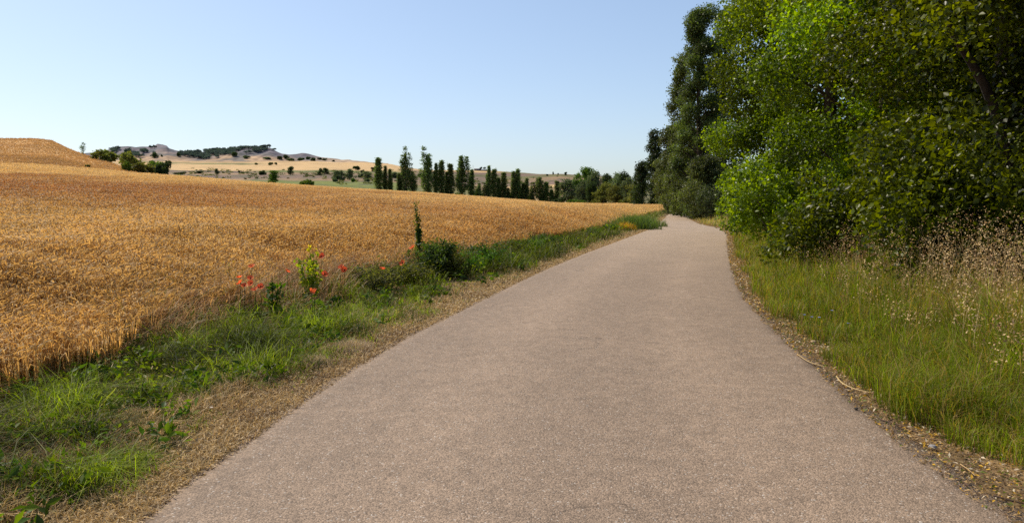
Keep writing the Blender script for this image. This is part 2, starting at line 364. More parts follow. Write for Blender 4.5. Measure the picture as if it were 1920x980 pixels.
tag(mb.obj('hills', M_hill, smooth=True), kind='structure')

# ------------------------------------------------------------------ trees
def plume_pts(plumes, n, rng, outer=.4):
    vol = np.array([p[3] * p[4] ** 2 for p in plumes]); k = rng.choice(len(plumes), n, p=vol / vol.sum())
    P = np.array(plumes)[k]; t = rng.rand(n) ** 1.05
    prof = np.minimum(1, (t / .22) ** .7) * np.clip(1 - t, 0, 1) ** .85
    a = rng.rand(n) * 2 * np.pi; r = P[:, 4] * prof * rng.rand(n) ** outer
    return np.stack([P[:, 0] + r * np.cos(a), P[:, 1] + r * np.sin(a), P[:, 2] + t * P[:, 3]], 1)
def lobe_pts(lobes, n, rng, outer=.35, flat=.85, idx=False):
    Lb = np.array(lobes); w = Lb[:, 3] ** 2; k = rng.choice(len(Lb), n, p=w / w.sum())
    d = unit(rng.randn(n, 3)); r = Lb[k, 3] * rng.rand(n) ** outer
    P = Lb[k, :3] + d * r[:, None] * np.array([1, 1, flat])
    return (P, k) if idx else P
def clump_leaves(mb, cen, per, sig, size, c0, c1, rng, bias=(0, 0, .6), w=.62, droop=.2, cvar=.35, tone=None):
    n = len(cen); P = np.repeat(cen, per, 0) + rng.randn(n * per, 3) * sig
    cl = np.repeat(rng.rand(n), per); k = mixc(c0, c1, np.clip(cl * .75 + rng.rand(n * per) * .4 - .08, 0, 1)) * (1 + cvar * (rng.rand(n * per, 1) - .5))
    if tone is not None: k = k * np.repeat(tone, per)[:, None]
    leaves(mb, P, size * (.55 + .9 * rng.rand(n * per)), k, rng, bias, w, droop)

def poplar_meshes(seed, slim, multi):
    """unit poplar, 10 m tall"""
    rng = RS(seed); pl = [(0, 0, .5, 9.4 if multi < 3 else 8.6, .95 * slim)]
    for i in range(multi):
        a = rng.rand() * 6.28; q = .35 + .4 * rng.rand()
        pl.append((math.cos(a) * q * slim, math.sin(a) * q * slim, .6 + rng.rand() * 3.0, 4.5 + rng.rand() * 3.6, .55 * slim * (.8 + .4 * rng.rand())))
    mb = MB(); cen = plume_pts(pl, 620, rng, .5)
    clump_leaves(mb, cen, 11, .15, .21, np.array([.042, .072, .034]), np.array([.17, .22, .06]), rng)  # blue lift in the crown colours stands in for distance haze
    cm = mb.mesh('poplar_crown', M_far)
    tb = MB(); tube(tb, [(0, 0, -.4), (0.02, 0, 2), (0, .03, 6), (0, 0, 9)], [.16, .13, .08, .02], (.16, .12, .09), 6)
    for p in pl[1:]: tube(tb, curve_pts([(0, 0, p[2] * .6), (p[0], p[1], p[2] + 1), (p[0], p[1], p[2] + p[3] * .8)], 5), np.linspace(.07, .015, 5), (.15, .115, .09), 5)
    return tb.mesh('poplar_trunk', M_bark, True), cm
def round_meshes(seed, c0, c1, n=420, tall=1.0, per=9, size=.55, mat=None, gap=1.0, bare=.25):
    """unit broad tree, 10 m tall and about 7 m wide"""
    rng = RS(seed); lobes = []
    for i in range(15):
        t = rng.rand(); z = 10 * (bare + (1 - bare) * t) - 1.0
        rad = 3.2 * math.sin(math.pi * min(1, .18 + .75 * t)) ** .8 * (.35 + .65 * rng.rand()) * .75; a = rng.rand() * 6.28
        lobes.append((rad * math.cos(a), rad * math.sin(a), z, (1.0 + .8 * rng.rand()) * gap))
    lobes.append((0, 0, 9, .9)); lobes.append((0, 0, 6, 2.1))
    mb = MB(); clump_leaves(mb, lobe_pts(lobes, n, rng), per, .28, size, np.array(c0), np.array(c1), rng)
    cm = mb.mesh('broad_crown', mat or M_far)
    tb = MB(); tube(tb, curve_pts([(0, 0, -.4), (.1, .05, 2), (0, .1, 5), (.1, 0, 7.5)], 7), np.linspace(.32, .06, 7), (.14, .11, .085), 7)
    for l in lobes[:8]: tube(tb, curve_pts([(.05, 0, max(.8, l[2] * .45)), (l[0] * .6, l[1] * .6, l[2] * .8), l[:3]], 5), np.linspace(.13, .02, 5), (.14, .11, .085), 5)
    return tb.mesh('broad_trunk', M_bark, True), cm
def bush_meshes(seed, c0, c1, n=260, per=9, size=.3, mat=None):
    """unit bush, 2 m tall, about 2.6 m wide"""
    rng = RS(seed); lobes = [((rng.rand() - .5) * 1.8, (rng.rand() - .5) * 1.8, .4 + rng.rand() * .9, .4 + .35 * rng.rand()) for _ in range(9)]
    mb = MB(); clump_leaves(mb, lobe_pts(lobes, n, rng), per, .12, size, np.array(c0), np.array(c1), rng)
    cm = mb.mesh('bush_foliage', mat or M_far)
    tb = MB()
    for l in lobes[:6]: tube(tb, curve_pts([(l[0] * .2, l[1] * .2, -.15), (l[0] * .6, l[1] * .6, l[2] * .6), l[:3]], 5), np.linspace(.05, .012, 5), (.13, .1, .08), 5)
    return tb.mesh('bush_stems', M_bark, True), cm
def plant_tree(name, pair, loc, label, cat, group=None, sc=1, rz=0, parts=('trunk', 'crown')):
    t = thing(name, loc, label, cat, group, rz, sc)
    link(parts[0], pair[0], t); link(parts[1], pair[1], t); return t

POPV = [poplar_meshes(11, 1, 2), poplar_meshes(12, .8, 1), poplar_meshes(13, 1.25, 5), poplar_meshes(14, 1.0, 4), poplar_meshes(15, .7, 2), poplar_meshes(16, 1.5, 6)]
POP = [  # px, top, base, width, variant, label
 (711, 296, 360, 15, 0, 'medium dark poplar at the far left end of the row'),
 (723, 311, 360.5, 7, 4, 'short thin poplar just right of the leftmost poplar'),
 (731.5, 317, 361, 7, 4, 'thin short poplar standing apart, third from the left end of the row'),
 (748, 325, 362, 7, 1, 'low slim poplar tucked against the left side of the first tall poplar'),
 (760.5, 283, 364, 17, 2, 'tall broad poplar, the first tall one from the left, with forked crown'),
 (774, 318, 364.5, 14, 5, 'short bushy light green poplar right of the first tall poplar'),
 (803, 284, 366.5, 20, 2, 'widest tall poplar with several pointed tops, seventh in the row'),
 (818, 306, 367.5, 8, 1, 'slim poplar touching the right side of the widest tall poplar'),
 (828.5, 301, 368.5, 13, 0, 'medium pointed poplar, second to the right of the widest tall poplar'),
 (838, 322, 369, 6, 4, 'very thin low poplar left of a medium pointed poplar, tenth in the row'),
 (846, 307, 369.5, 12, 0, 'medium pointed poplar, the last one before the open topped tall poplar'),
 (866, 285, 371.5, 18, 3, 'tall poplar with an open forked top, third tall one from the left'),
 (885, 318, 372.5, 9, 1, 'slim dark poplar directly below the farmhouse on the ridge'),
 (898, 341, 372.5, 11, 5, 'low bushy poplar right of the slim one below the farmhouse'),
 (909, 340, 372, 10, 5, 'second low bushy poplar right of the farmhouse, beside a taller slim one'),
 (917, 311, 372, 8, 1, 'slim pointed poplar, taller half of a close pair right of the farmhouse'),
 (926, 317, 373.5, 11, 0, 'darker shorter half of the close pair of poplars right of the farmhouse'),
 (935, 333, 374.5, 8, 4, 'thin short poplar right of the close pair near the farmhouse'),
 (943.5, 323, 375, 12, 0, 'medium poplar standing midway between the two close pairs of poplars'),
 (953, 352, 376, 6, 4, 'smallest thin poplar in the right half of the row'),
 (962.5, 321, 377, 9, 1, 'slimmer left half of the second close pair of poplars'),
 (971, 317, 378.5, 12, 0, 'taller right half of the second close pair of poplars'),
 (981, 343, 378.5, 9, 1, 'short dark poplar just right of the second close pair'),
 (988, 334, 379, 9, 0, 'pointed poplar in the second twosome of short ones, right half of the row'),
 (1001, 339, 379.5, 10, 5, 'short light edged poplar leaning on a broader blunt topped poplar'),
 (1012, 328, 380, 13, 3, 'broad blunt topped dark poplar near the right end of the row'),
 (1025, 341, 381, 12, 0, 'short cone shaped poplar right of the blunt topped one'),
 (1034, 355, 381.5, 8, 1, 'low poplar between the cone shaped one and the last one'),
 (1045.5, 339, 382, 10, 0, 'last poplar at the right end of the row beside the grey willow'),
]
rng = RS(5)
for i, (px, top, bas, w, v, lab) in enumerate(POP):
    Y = np.interp(px, [700, 1050], [258, 285]); p = at(px, bas, Y); q = at(px, top, Y); H = q[2] - p[2] + .3
    vw = [1.9, 1.55, 2.5, 2.2, 1.4, 3.0][v] * 1.1
    p[2] = min(p[2], gz1(p[0], p[1])) if p[2] - gz1(p[0], p[1]) < .6 else gz1(p[0], p[1])
    H = q[2] - p[2]
    plant_tree('poplar_tree', POPV[v], p, lab, 'poplar', 'row of poplars beyond the wheat field', (1.9 * w * Y / F_PX / vw, 1.9 * w * Y / F_PX / vw, H / 10), rng.rand() * 6.28)

GREY = ((.06, .085, .05), (.14, .17, .095)); DARK = ((.022, .038, .016), (.06, .085, .028)); MID = ((.045, .085, .014), (.115, .17, .026)); OLV = ((.075, .085, .022), (.17, .17, .045))
RND = {k: [round_meshes(s, *c, size=.42, n=560) for s in (21 + 7 * j, 22 + 7 * j)] for j, (k, c) in enumerate((('grey', GREY), ('dark', DARK), ('mid', MID), ('olive', OLV)))}
BUSH = {k: [bush_meshes(s + 40, *c) for s in (1 + 7 * j, 2 + 7 * j)] for j, (k, c) in enumerate((('grey', GREY), ('dark', DARK), ('mid', MID), ('olive', OLV)))}
BUSH['green'] = [bush_meshes(70, (.05, .11, .012), (.10, .19, .02))]
def far_tree(kind, v, px, top, bas, w, Y, name, label, cat, group):
    q = at(px, top, Y); x = q[0]; z = gz1(x, Y); zb = min(z, at(px, bas, Y)[2])
    H = q[2] - zb; W = w * Y / F_PX
    plant_tree(name, RND[kind][v], (x, Y, zb), label, cat, group, (W / 4.3, W / 4.3, H / 9.9), px * 1.7)
G1 = 'trees closing the field behind the road bend'
for a in [
 ('grey', 0, 1067, 335, 384, 28, 262, 'willow_tree', 'silvery grey willow at the right end of the poplar row'),
 ('mid', 1, 1084, 325, 384, 22, 285, 'broadleaf_tree', 'bright green tree peeping out right of the silvery willow'),
 ('mid', 0, 1100, 313, 385, 27, 290, 'broadleaf_tree', 'tallest bright green tree of the far tree line'),
 ('grey', 1, 1092, 338, 385, 22, 255, 'willow_tree', 'bluish grey tree under the tallest bright green tree'),
 ('dark', 0, 1108, 341, 386, 17, 240, 'broadleaf_tree', 'very dark narrow tree in front of the far tree line'),
 ('grey', 0, 1119, 320, 386, 26, 265, 'broadleaf_tree', 'blue grey tree right of the tallest bright green tree'),
 ('dark', 1, 1137, 324, 386, 26, 268, 'broadleaf_tree', 'dark rounded tree in the middle of the far tree line'),
 ('olive', 0, 1132, 343, 387, 26, 235, 'willow_tree', 'pale olive willow low in front of the dark rounded tree'),
 ('grey', 1, 1157, 324, 387, 24, 250, 'broadleaf_tree', 'grey green tree left of the small dark topped tree'),
 ('olive', 1, 1153, 347, 388, 24, 215, 'broadleaf_tree', 'low olive tree at the wheat edge, right part of the far line'),
 ('dark', 0, 1173, 322, 388, 20, 235, 'broadleaf_tree', 'small dark topped tree near the right end of the far line'),
 ('grey', 0, 1182, 332, 388, 26, 190, 'broadleaf_tree', 'grey leaved tree where the far line meets the taller trees'),
 ('dark', 1, 1196, 318, 389, 22, 172, 'broadleaf_tree', 'dark rounded tree just behind the leaning tree at the field corner'),
 ('grey', 1, 1164, 330, 388, 24, 242, 'broadleaf_tree', 'grey green tree directly under the small dark topped tree'),
 ('olive', 0, 1190, 345, 389, 28, 160, 'broadleaf_tree', 'low olive tree under the dark leaning tree by the field corner')]:
    far_tree(*a, 'tree', G1)
for k, v, px, py, wpx, hpx, Y, lab in [('dark', 0, 1050, 383, 24, 15, 258, 'low dark bush at the foot of the grey willow'), ('mid', 0, 1072, 384, 22, 11, 250, 'bright green low hedge bush right of the dark bush'), ('mid', 1, 1090, 385, 20, 10, 248, 'green hedge bush left of the very dark narrow tree'), ('olive', 0, 1120, 387, 22, 12, 228, 'olive bush at the field edge right of the very dark narrow tree'), ('olive', 1, 1172, 389, 24, 14, 190, 'olive bush at the field edge below the small dark topped tree')]:
    p = at(px, py, Y); p[2] = min(p[2], gz1(p[0], Y)); plant_tree('bush', BUSH[k][v], p, lab, 'bush', 'bushes along the back edge of the wheat', (wpx * Y / F_PX / 2.5, wpx * Y / F_PX / 2.5, hpx * Y / F_PX / 1.7), px, ('stems', 'foliage'))

for px, w_, h_, k, lab in [(792, 10, 8, 'olive', 'olive bush at the left foot of the widest tall poplar'), (857, 9, 9, 'mid', 'green bush left of the foot of the open topped poplar'), (892, 10, 10, 'mid', 'green bush between the slim poplar under the farmhouse and the low bushy one'), (904, 9, 12, 'olive', 'olive bush between the two low bushy poplars'), (950, 10, 13, 'dark', 'dark bush beside the smallest thin poplar'), (957, 9, 15, 'olive', 'olive bush just left of the second close pair of poplars'), (995, 11, 16, 'mid', 'green bush left of the light edged poplar'), (1019, 10, 14, 'dark', 'dark bush between the blunt topped and the cone shaped poplar'), (1040, 10, 14, 'mid', 'green bush left of the last poplar of the row')]:
    Y = np.interp(px, [700, 1050], [258, 285]) + 2; q = at(px, 370, Y); z = gz1(q[0], Y); plant_tree('bush', BUSH[k][0], (q[0], Y, z - .2), lab, 'bush', 'bushes at the foot of the poplar row', (w_ * Y / F_PX / 2.5, w_ * Y / F_PX / 2.5, h_ * Y / F_PX / 1.7), px, ('stems', 'foliage'))

# trees and bushes by the mound and in the valley
for k, v, px, py, wpx, hpx, lab in [
 ('olive', 0, 196, 301, 38, 20, 'dusty olive bush on the mound slope, nearest to the crest'),
 ('olive', 1, 243, 316, 36, 28, 'tall olive bush in the middle of the bushes below the mound'),
 ('mid', 0, 238, 321, 15, 18, 'small green bush in front of the tall olive bush'),
 ('olive', 0, 268, 326, 38, 20, 'wide olive bush low on the field edge below the mound'),
 ('mid', 1, 289, 327, 26, 25, 'green bush between the wide olive bush and the dark round one'),
 ('dark', 0, 309, 328, 26, 27, 'dark round bush at the right end of the bushes below the mound'),
 ('olive', 1, 163, 314, 8, 6, 'tiny bush alone in the pale field below the mound')]:
    x, y, z = hit(px, py, y0=40); plant_tree('bush', BUSH[k][v], (x, y, z - .1), lab, 'bush', 'bushes below the mound', (wpx * y / F_PX / 2.5, wpx * y / F_PX / 2.5, hpx * y / F_PX / 1.7), px, ('stems', 'foliage'))
sparse = round_meshes(91, *MID, n=90, per=7, size=.5)
x, y, z = hit(156, 290, y0=40)
plant_tree('small_tree', sparse, (x, y, z - .1), 'thin sparse young tree alone on the skyline of the mound slope', 'tree', None, (.32, .32, 24 * y / F_PX / 10), 1)
for k, v, px, py, wpx, hpx, lab in [
 ('mid', 0, 513, 344, 24, 26, 'pale green tree with visible trunk alone behind the wheat'),
 ('dark', 0, 545, 328, 15, 17, 'dark rounded oak alone above the green strip of the valley'),
 ('grey', 0, 632, 340, 20, 22, 'left of three hazy green trees in the valley'),
 ('grey', 1, 641, 339, 16, 21, 'middle of three hazy green trees in the valley'),
 ('grey', 0, 655, 337, 17, 22, 'right one of three hazy green trees in the valley'),
 ('dark', 1, 601, 329, 12, 15, 'left one of two dark oaks touching each other in the valley'),
 ('dark', 0, 611, 327, 14, 13, 'right one of two dark oaks touching each other in the valley'),
 ('grey', 0, 407, 328, 10, 13, 'narrow grey green tree on the left of the valley'),
 ('grey', 1, 690, 336, 20, 16, 'hazy tree just left of the first poplar'),
 ('dark', 0, 700, 322, 12, 9, 'small dark tree behind the first poplar')]:
    x, y, z = hit(px, py, y0=270); plant_tree('valley_tree', RND[k][v], (x, y, z - .2), lab, 'tree', 'trees scattered in the valley', (wpx * y / F_PX / 6.4, wpx * y / F_PX / 6.4, hpx * y / F_PX / 10.3), px)
for k, v, px, py, wpx, hpx, lab in [
 ('mid', 0, 577, 349, 26, 12, 'bright green bush low behind the wheat edge'), ('mid', 1, 508, 344.5, 12, 6, 'green bush at the foot of the pale green lone tree'), ('dark', 0, 492, 328, 13, 9, 'dark bush left of the dark rounded oak'),
 ('dark', 1, 668, 319, 12, 7, 'dark round bush on the tan slope above the hazy trees'), ('dark', 0, 680, 324, 7, 6, 'small dark bush in the green strip left of the poplars'), ('dark', 1, 448, 324, 4, 4, 'tiny bush on the tan field, left of two'), ('dark', 0, 455, 326, 6, 4, 'tiny bush on the tan field, right of two'),
 ('mid', 0, 662, 341, 8, 7, 'green bush at the foot of the right hazy tree'), ('grey', 0, 628, 341, 9, 8, 'grey bush at the foot of the left hazy tree'), ('grey', 1, 676, 333, 10, 8, 'grey bush left of the hazy tree by the poplars'), ('grey', 0, 688, 341, 10, 7, 'grey green bush close to the foot of the first poplar'),
 ('dark', 0, 340, 327, 22, 5, 'low dark scrub right of the bushes below the mound'), ('dark', 1, 375, 325, 16, 4, 'low dark scrub patch below the tan field'), ('dark', 0, 418, 325, 5, 4, 'tiny dark bush beside the narrow grey green tree'), ('grey', 0, 713, 333, 12, 9, 'grey scrub showing between the first poplars'), ('grey', 1, 738, 334, 16, 10, 'grey scrub showing left of the first tall poplar'), ('grey', 0, 788, 333, 14, 9, 'grey scrub showing left of the widest poplar'),
 ('dark', 0, 480, 309, 6, 4, 'dark bush at the left of a short hedge under the wooded hill'), ('dark', 1, 508, 310, 8, 5, 'dark bush at the right of a short hedge under the wooded hill'), ('dark', 1, 517, 309, 5, 4, 'small dark bush ending the short hedge under the wooded hill')]:
    x, y, z = hit(px, py, y0=262); plant_tree('valley_bush', BUSH[k][v], (x, y, z - .1), lab, 'bush', 'bushes scattered in the valley', (wpx * y / F_PX / 2.5, wpx * y / F_PX / 2.5, hpx * y / F_PX / 1.7), px, ('stems', 'foliage'))
for px, py, w, h, lab in [(1037, 326.5, 4, 6, 'left of three tiny trees on the far right ridge'), (1046.5, 327, 4, 4, 'middle one of three tiny trees on the far right ridge'), (1060.5, 328, 7, 7, 'round right one of three tiny trees on the far right ridge'), (1026, 329, 6, 4, 'low dark tree just under the far right ridge line')]:
    x, y, z = hit(px, py + 1, y0=500); plant_tree('ridge_tree', RND['dark'][0], (x, y, z - .2), lab, 'tree', 'tiny trees on the far right ridge', (w * y / F_PX / 6.4, w * y / F_PX / 6.4, h * y / F_PX / 10.3), px)

# low scrub of the valley, one uncountable cover
rng = RS(44); Q = []
while len(Q) < 260:
    px = 335 + rng.rand() * 720; py = np.interp(px, [335, 480, 560, 700, 1050], [325, 327, 331, 333, 343]) + rng.randn() * 5.5
    if vnoise(px, py * 5, 22, 9) < .42: continue
    h_ = hit(px, py, y0=290); 
    if h_[1] < 1500: Q.append(h_)
Q = np.array(Q); SZ = (.8 + 1.6 * rng.rand(len(Q)) ** 2) * np.clip(Q[:, 1] / 600, .6, 1.4); Pq = np.repeat(Q, 26, 0) + unit(rng.randn(len(Q) * 26, 3)) * np.repeat(SZ, 26)[:, None] * np.array([1.5, 1.5, .55]) * rng.rand(len(Q) * 26, 1) ** .4; Pq[:, 2] += np.repeat(SZ, 26) * .35
mb = MB(); leaves(mb, Pq, 1.0 * (.6 + .8 * rng.rand(len(Pq))), mixc(np.array([.05, .06, .03]), np.array([.14, .14, .06]), np.clip(np.repeat(rng.rand(len(Q)), 26) + .2 * rng.randn(len(Pq)), 0, 1)), rng)
tag(mb.obj('valley_scrub', M_far), 'low grey green scrub strewn over the valley beyond the wheat', 'scrub', kind='stuff')
# pines on the hills
PINE_HAZE = ((.030, .045, .066), (.056, .080, .094))  # distance haze is painted into these blue-shifted greens
def pine_meshes(seed, flat):
    rng = RS(seed); lobes = [((rng.rand() - .5) * 7, (rng.rand() - .5) * 7, 7 + (rng.rand() - .5) * flat, 1.4 + rng.rand()) for _ in range(9)]
    mb = MB(); clump_leaves(mb, lobe_pts(lobes, 120, rng), 6, .5, 1.3, np.array(PINE_HAZE[0]), np.array(PINE_HAZE[1]), rng)
    tb = MB(); tube(tb, [(0, 0, -1), (0, 0, 3), (.2, 0, 7)], [.4, .3, .15], (.1, .08, .07), 6)
    return tb.mesh('pine_trunk', M_bark, True), mb.mesh('pine_crown', M_far)
PV = [pine_meshes(81, 3.), pine_meshes(82, 2.), pine_meshes(83, 7.)]
for px, py, w, h, v, lab in [(283, 279, 7, 6, 2, 'left one of two dark pines left of the rocky knob'), (290, 278.5, 6, 6, 2, 'right one of two dark pines left of the rocky knob'), (347, 288, 8, 5, 0, 'pine on the saddle, leftmost of three'), (357, 289, 6, 4, 0, 'low pine on the saddle, middle of three'), (369, 289, 9, 8, 1, 'round pine on the saddle, right one of three'), (401, 285, 9, 7, 0, 'umbrella pine at the left edge of the wooded crest'), (494, 280, 9, 8, 0, 'pine near the right end of the wooded crest'), (501.5, 280, 9, 9, 1, 'last umbrella pine at the right end of the wooded crest'), (514, 282, 8, 4, 2, 'low pine bush on the cliff right of the wooded crest')]:
    x, y, z = hit(px, py, hz, 1640, 2400); s = h * y / F_PX / 9
    plant_tree('pine_tree', PV[v], (x, y, z - .5), lab, 'pine', 'single pines on the hills', (w * y / F_PX / 8, w * y / F_PX / 8, s), px)
for px, py, w, h, lab in [(290, 296, 11, 9, 'big dark bush on the flank below the rocky knob'), (334, 293, 8, 6, 'dark bush on the slope right of the rocky knob'), (303, 294, 4, 4, 'small bush below the rocky knob'), (461, 297, 14, 6, 'dark bush clump below the wooded crest'), (440, 293, 10, 7, 'dark bush beside the pale track on the wooded hill'), (500, 298, 14, 4, 'flat scrub below the right end of the wooded crest'), (525, 299, 10, 6, 'leftmost dark bush at the foot of the cliff hill'), (535, 297, 12, 6, 'second dark bush at the foot of the cliff hill'), (546, 302, 16, 6, 'wide dark bush below the cliff hill'), (565, 301, 11, 5, 'dark bush left of the low cone hill foot'), (578, 299, 8, 5, 'small dark bush in the middle of the low cone hill'), (588, 302, 10, 6, 'dark bush on the right of the low cone hill'), (599, 299.5, 8, 4, 'dark bush near the right tail of the hills'), (609, 301, 8, 4, 'second last dark bush on the right tail of the hills'), (626, 303, 6, 3, 'last tiny bush on the right tail of the hills')]:
    x, y, z = hit(px, py, hz, 1600, 2400); plant_tree('hill_bush', BUSH['grey'][0] if w > 12 else BUSH['dark'][1], (x, y, z - .5), lab, 'bush', 'dark bushes on the hills', (w * y / F_PX / 2.5, w * y / F_PX / 2.5, h * y / F_PX / 1.7), px, ('stems', 'foliage'))
rng = RS(17); mb = MB(); cen = []
while len(cen) < 900:
    px = 205 + rng.rand() * 310; py = 274 + rng.rand() * 30
    top = np.interp(px, [335, 350, 400, 450, 500], [288, 287, 283, 279, 278]); bot = np.interp(px, [335, 385, 410, 425, 450, 480, 500], [291, 300, 300, 292, 290, 287, 283])
    ok = (335 < px < 502 and top < py < bot) or (px < 290 and np.interp(px, HP[:, 0], HP[:, 1]) < py < 295 and vnoise(px, py * 2, 14, 3) > .55)
    if ok and vnoise(px, py * 2.5, 9, 6) > .34:
        x, y, z = hit(px, py, hz, 1640, 2300); cen.append((x, y, z))
cen = np.array(cen); hgt = 5 + 3 * rng.rand(len(cen))
Pc = np.repeat(cen, 34, 0); k = unit(rng.randn(len(Pc), 3)) * (rng.rand(len(Pc), 1) ** .4) * np.array([4.2, 4.2, 2.6]); Pc = Pc + k; Pc[:, 2] += np.repeat(hgt, 34) - 1.5
leaves(mb, Pc, 2.4 * (.6 + .8 * rng.rand(len(Pc))), mixc(np.array(PINE_HAZE[0]), np.array(PINE_HAZE[1]), np.clip(np.repeat(rng.rand(len(cen)), 34) * .8 + .3 * rng.rand(len(Pc)), 0, 1)), rng)
tag(mb.obj('pine_wood', M_far), 'dark blue green pine wood covering the hill crest', 'wood', kind='stuff')

# farmhouse on the ridge
x, y, z = hit(896, 320, y0=700); s = y / F_PX
fh = thing('farmhouse', (x, y, z), 'low dark farmhouse on the far ridge above the poplars', 'house')
def boxm(mb, x0, x1, y0, y1, z0, z1, col):
    V = [(a, b, c) for c in (z0, z1) for b in (y0, y1) for a in (x0, x1)]
    mb.add(V, [(0, 2, 1), (1, 2, 3), (4, 5, 6), (5, 7, 6), (0, 1, 4), (1, 5, 4), (2, 6, 3), (3, 6, 7), (0, 4, 2), (2, 4, 6), (1, 3, 5), (3, 7, 5)], col)
mb = MB(); boxm(mb, -7 * s, 5 * s, 0, 9, -2, 3.0 * s, (.16, .13, .13)); boxm(mb, 5 * s, 20 * s, 1, 9, -2, 1.6 * s, (.13, .12, .14)); mb.obj('wall', M_wall, fh)
mb = MB()
for x0, x1, zt, rise in ((-7.4 * s, 5.4 * s, 3.0 * s, 1.0 * s), (5 * s, 20.4 * s, 1.6 * s, .6 * s)):
    V = [(x0, -.5, zt), (x1, -.5, zt), (x1, 9.5, zt), (x0, 9.5, zt), (x0, 4.5, zt + rise), (x1, 4.5, zt + rise)]
    mb.add(V, [(0, 1, 5), (0, 5, 4), (2, 3, 4), (2, 4, 5), (0, 4, 3), (1, 2, 5), (0, 2, 1), (0, 3, 2)], (.14, .085, .075))
mb.obj('roof', M_wall, fh)
for wx in (-4.6, -1.2, 2.2):
    mb = MB(); boxm(mb, wx * s, (wx + 1.3) * s, -.08, .1, 1.0 * s, 2.2 * s, (.02, .02, .025)); mb.obj('window', M_wall, fh)
mb = MB(); P = hit(887, 320, y0=700)
ms = thing('radio_mast', P, 'thin radio mast rising left of the farmhouse', 'mast')
tube(mb, [(0, 0, -1), (0, 0, 6), (0, 0, 11 * s)], [.16, .13, .07], (.25, .25, .27), 5); mb.obj('pole', M_wall, ms)
for zz_ in (4, 6, 8, 9.5):
    mb = MB(); tube(mb, [(-.9, 0, zz_ * s), (0, 0, zz_ * s), (.9, 0, zz_ * s)], .05, (.25, .25, .27), 4); mb.obj('crossbar', M_wall, ms)
for px, lab in ((902, 'left umbrella pine beside the ridge farmhouse'), (908.5, 'right umbrella pine beside the ridge farmhouse')):
    x, y, z = hit(px, 320, y0=700); plant_tree('pine_tree', PV[1], (x, y, z - .2), lab, 'pine', 'single pines on the hills', (5 * s / 8, 5 * s / 8, 6.5 * s / 9), px)

# ------------------------------------------------------------------ roadside trees on the right
def big_tree(name, base, path, rads, lobes, n, per, sig, size, c0, c1, seed, label, mat, limbs=True, bark=(.065, .046, .034), group='trees lining the right side of the road', bias=(-.3, -.2, .7)):
    rng = RS(seed); base = np.array(base, float); t = thing(name, base, label, 'tree', group)
    tb = MB(); path = curve_pts(np.array(path) - base, 16); tube(tb, path, np.interp(np.linspace(0, 1, 16), np.linspace(0, 1, len(rads)), rads) * (.30 if 'leaning' in label else 1), bark, 10)
    Lb = np.array(lobes); Lb[:, :3] -= base
    if limbs:
        for l in Lb[::2]:
            zst = max(.6, min(path[-1, 2] * .9, l[2] - 1.2 - np.linalg.norm(l[:2] - path[8, :2]) * .35)); k = np.argmin(np.abs(path[:, 2] - zst)); s0 = path[k]
            mid = (s0 + l[:3]) / 2 + np.array([0, 0, .25]) + rng.randn(3) * .2
            tube(tb, curve_pts([s0, mid, l[:3]], 8), np.linspace(.075, .015, 8), bark, 6)
            for _ in range(3):
                e = l[:3] + unit(rng.randn(3)) * l[3] * .9; tube(tb, curve_pts([mid * .4 + l[:3] * .6, (l[:3] + e) / 2 + rng.randn(3) * .1, e], 5), np.linspace(.022, .006, 5), bark, 5)
    tb.obj('trunk', M_bark, t, True)
    mb = MB(); lt = .5 + .85 * rng.rand(len(Lb)); cp, ck = lobe_pts(Lb, n, rng, .22, .66, True); clump_leaves(mb, cp, per, sig if size < .2 else sig * 1.2, size, np.array(c0), np.array(c1), rng, bias, .72, .5, .5, lt[ck]); mb.obj('crown', mat, t)
    return t
def col_lobes(rng, x, y, z0, z1, prof, n, r0, r1, sq=1.0):
    out = []
    for i in range(n):
        t = (i + rng.rand()) / n; a = rng.rand() * 6.28; q = prof(t) * rng.rand() ** .45
        out.append((x + q * math.cos(a) * sq, y + q * math.sin(a), z0 + (z1 - z0) * t, r0 + (r1 - r0) * rng.rand()))
    return out
rng = RS(31)
LG = ((.026, .056, .003), (.185, .265, .008)); LG_SHADE = ((.007, .015, .001), (.110, .138, .004)); LOL = ((.045, .058, .018), (.125, .138, .042))  # second green is a shaded copy, with tree shade put into the leaf colour
tall = lambda t: 2.2 * min(1, .45 + 2.0 * t) * max(.1, 1 - t) ** .5
egg = lambda t: 3.0 * (.40 + .72 * math.sin(math.pi * min(1, t * .9 + .1)))
# distant pair at the bend
def trunkline(x, y, z, h): return [(x, y, z - .3), (x + .1, y, z + h * .3), (x - .1, y + .1, z + h * .6), (x, y, z + h * .92)]
def mid_tree(px, top, Y, W, n, seed, label, c, size, leaf_n, per, prof=tall, base_z=0., zlow=.4, mat=M_dleaf, r0=.6, r1=1.1):
    q = at(px, top, Y); x = q[0]; z = gz1(x, Y); H = q[2] - z; rg = RS(seed)
    lob = col_lobes(rg, x, Y, z + zlow, z + H - .5, lambda t: prof(t) * W / 2.2, n, r0, r1); lob.append((x, Y, z + H - .45, .5))
    big_tree('roadside_tree', (x, Y, z), trunkline(x, Y, z, H), [.28, .22, .14, .04], lob, leaf_n, per, .16, size, *c, seed, label, mat)
mid_tree(1205, 303, 122, 2.0, 20, 41, 'dark leaning tree where the wheat field meets the road bend', DARK, .24, 700, 12)
mid_tree(1229, 243, 116, 1.35, 40, 42, 'tall narrow dark tree left of the tallest roadside tree', DARK, .23, 900, 12)
mid_tree(1243, 300, 112, 1.7, 18, 47, 'olive tree filling the gap under the tall narrow dark tree', LOL, .22, 700, 12)
mid_tree(1258, 235, 86, 1.5, 24, 43, 'grey olive tree just left of the tallest roadside tree', LOL, .18, 1100, 12)
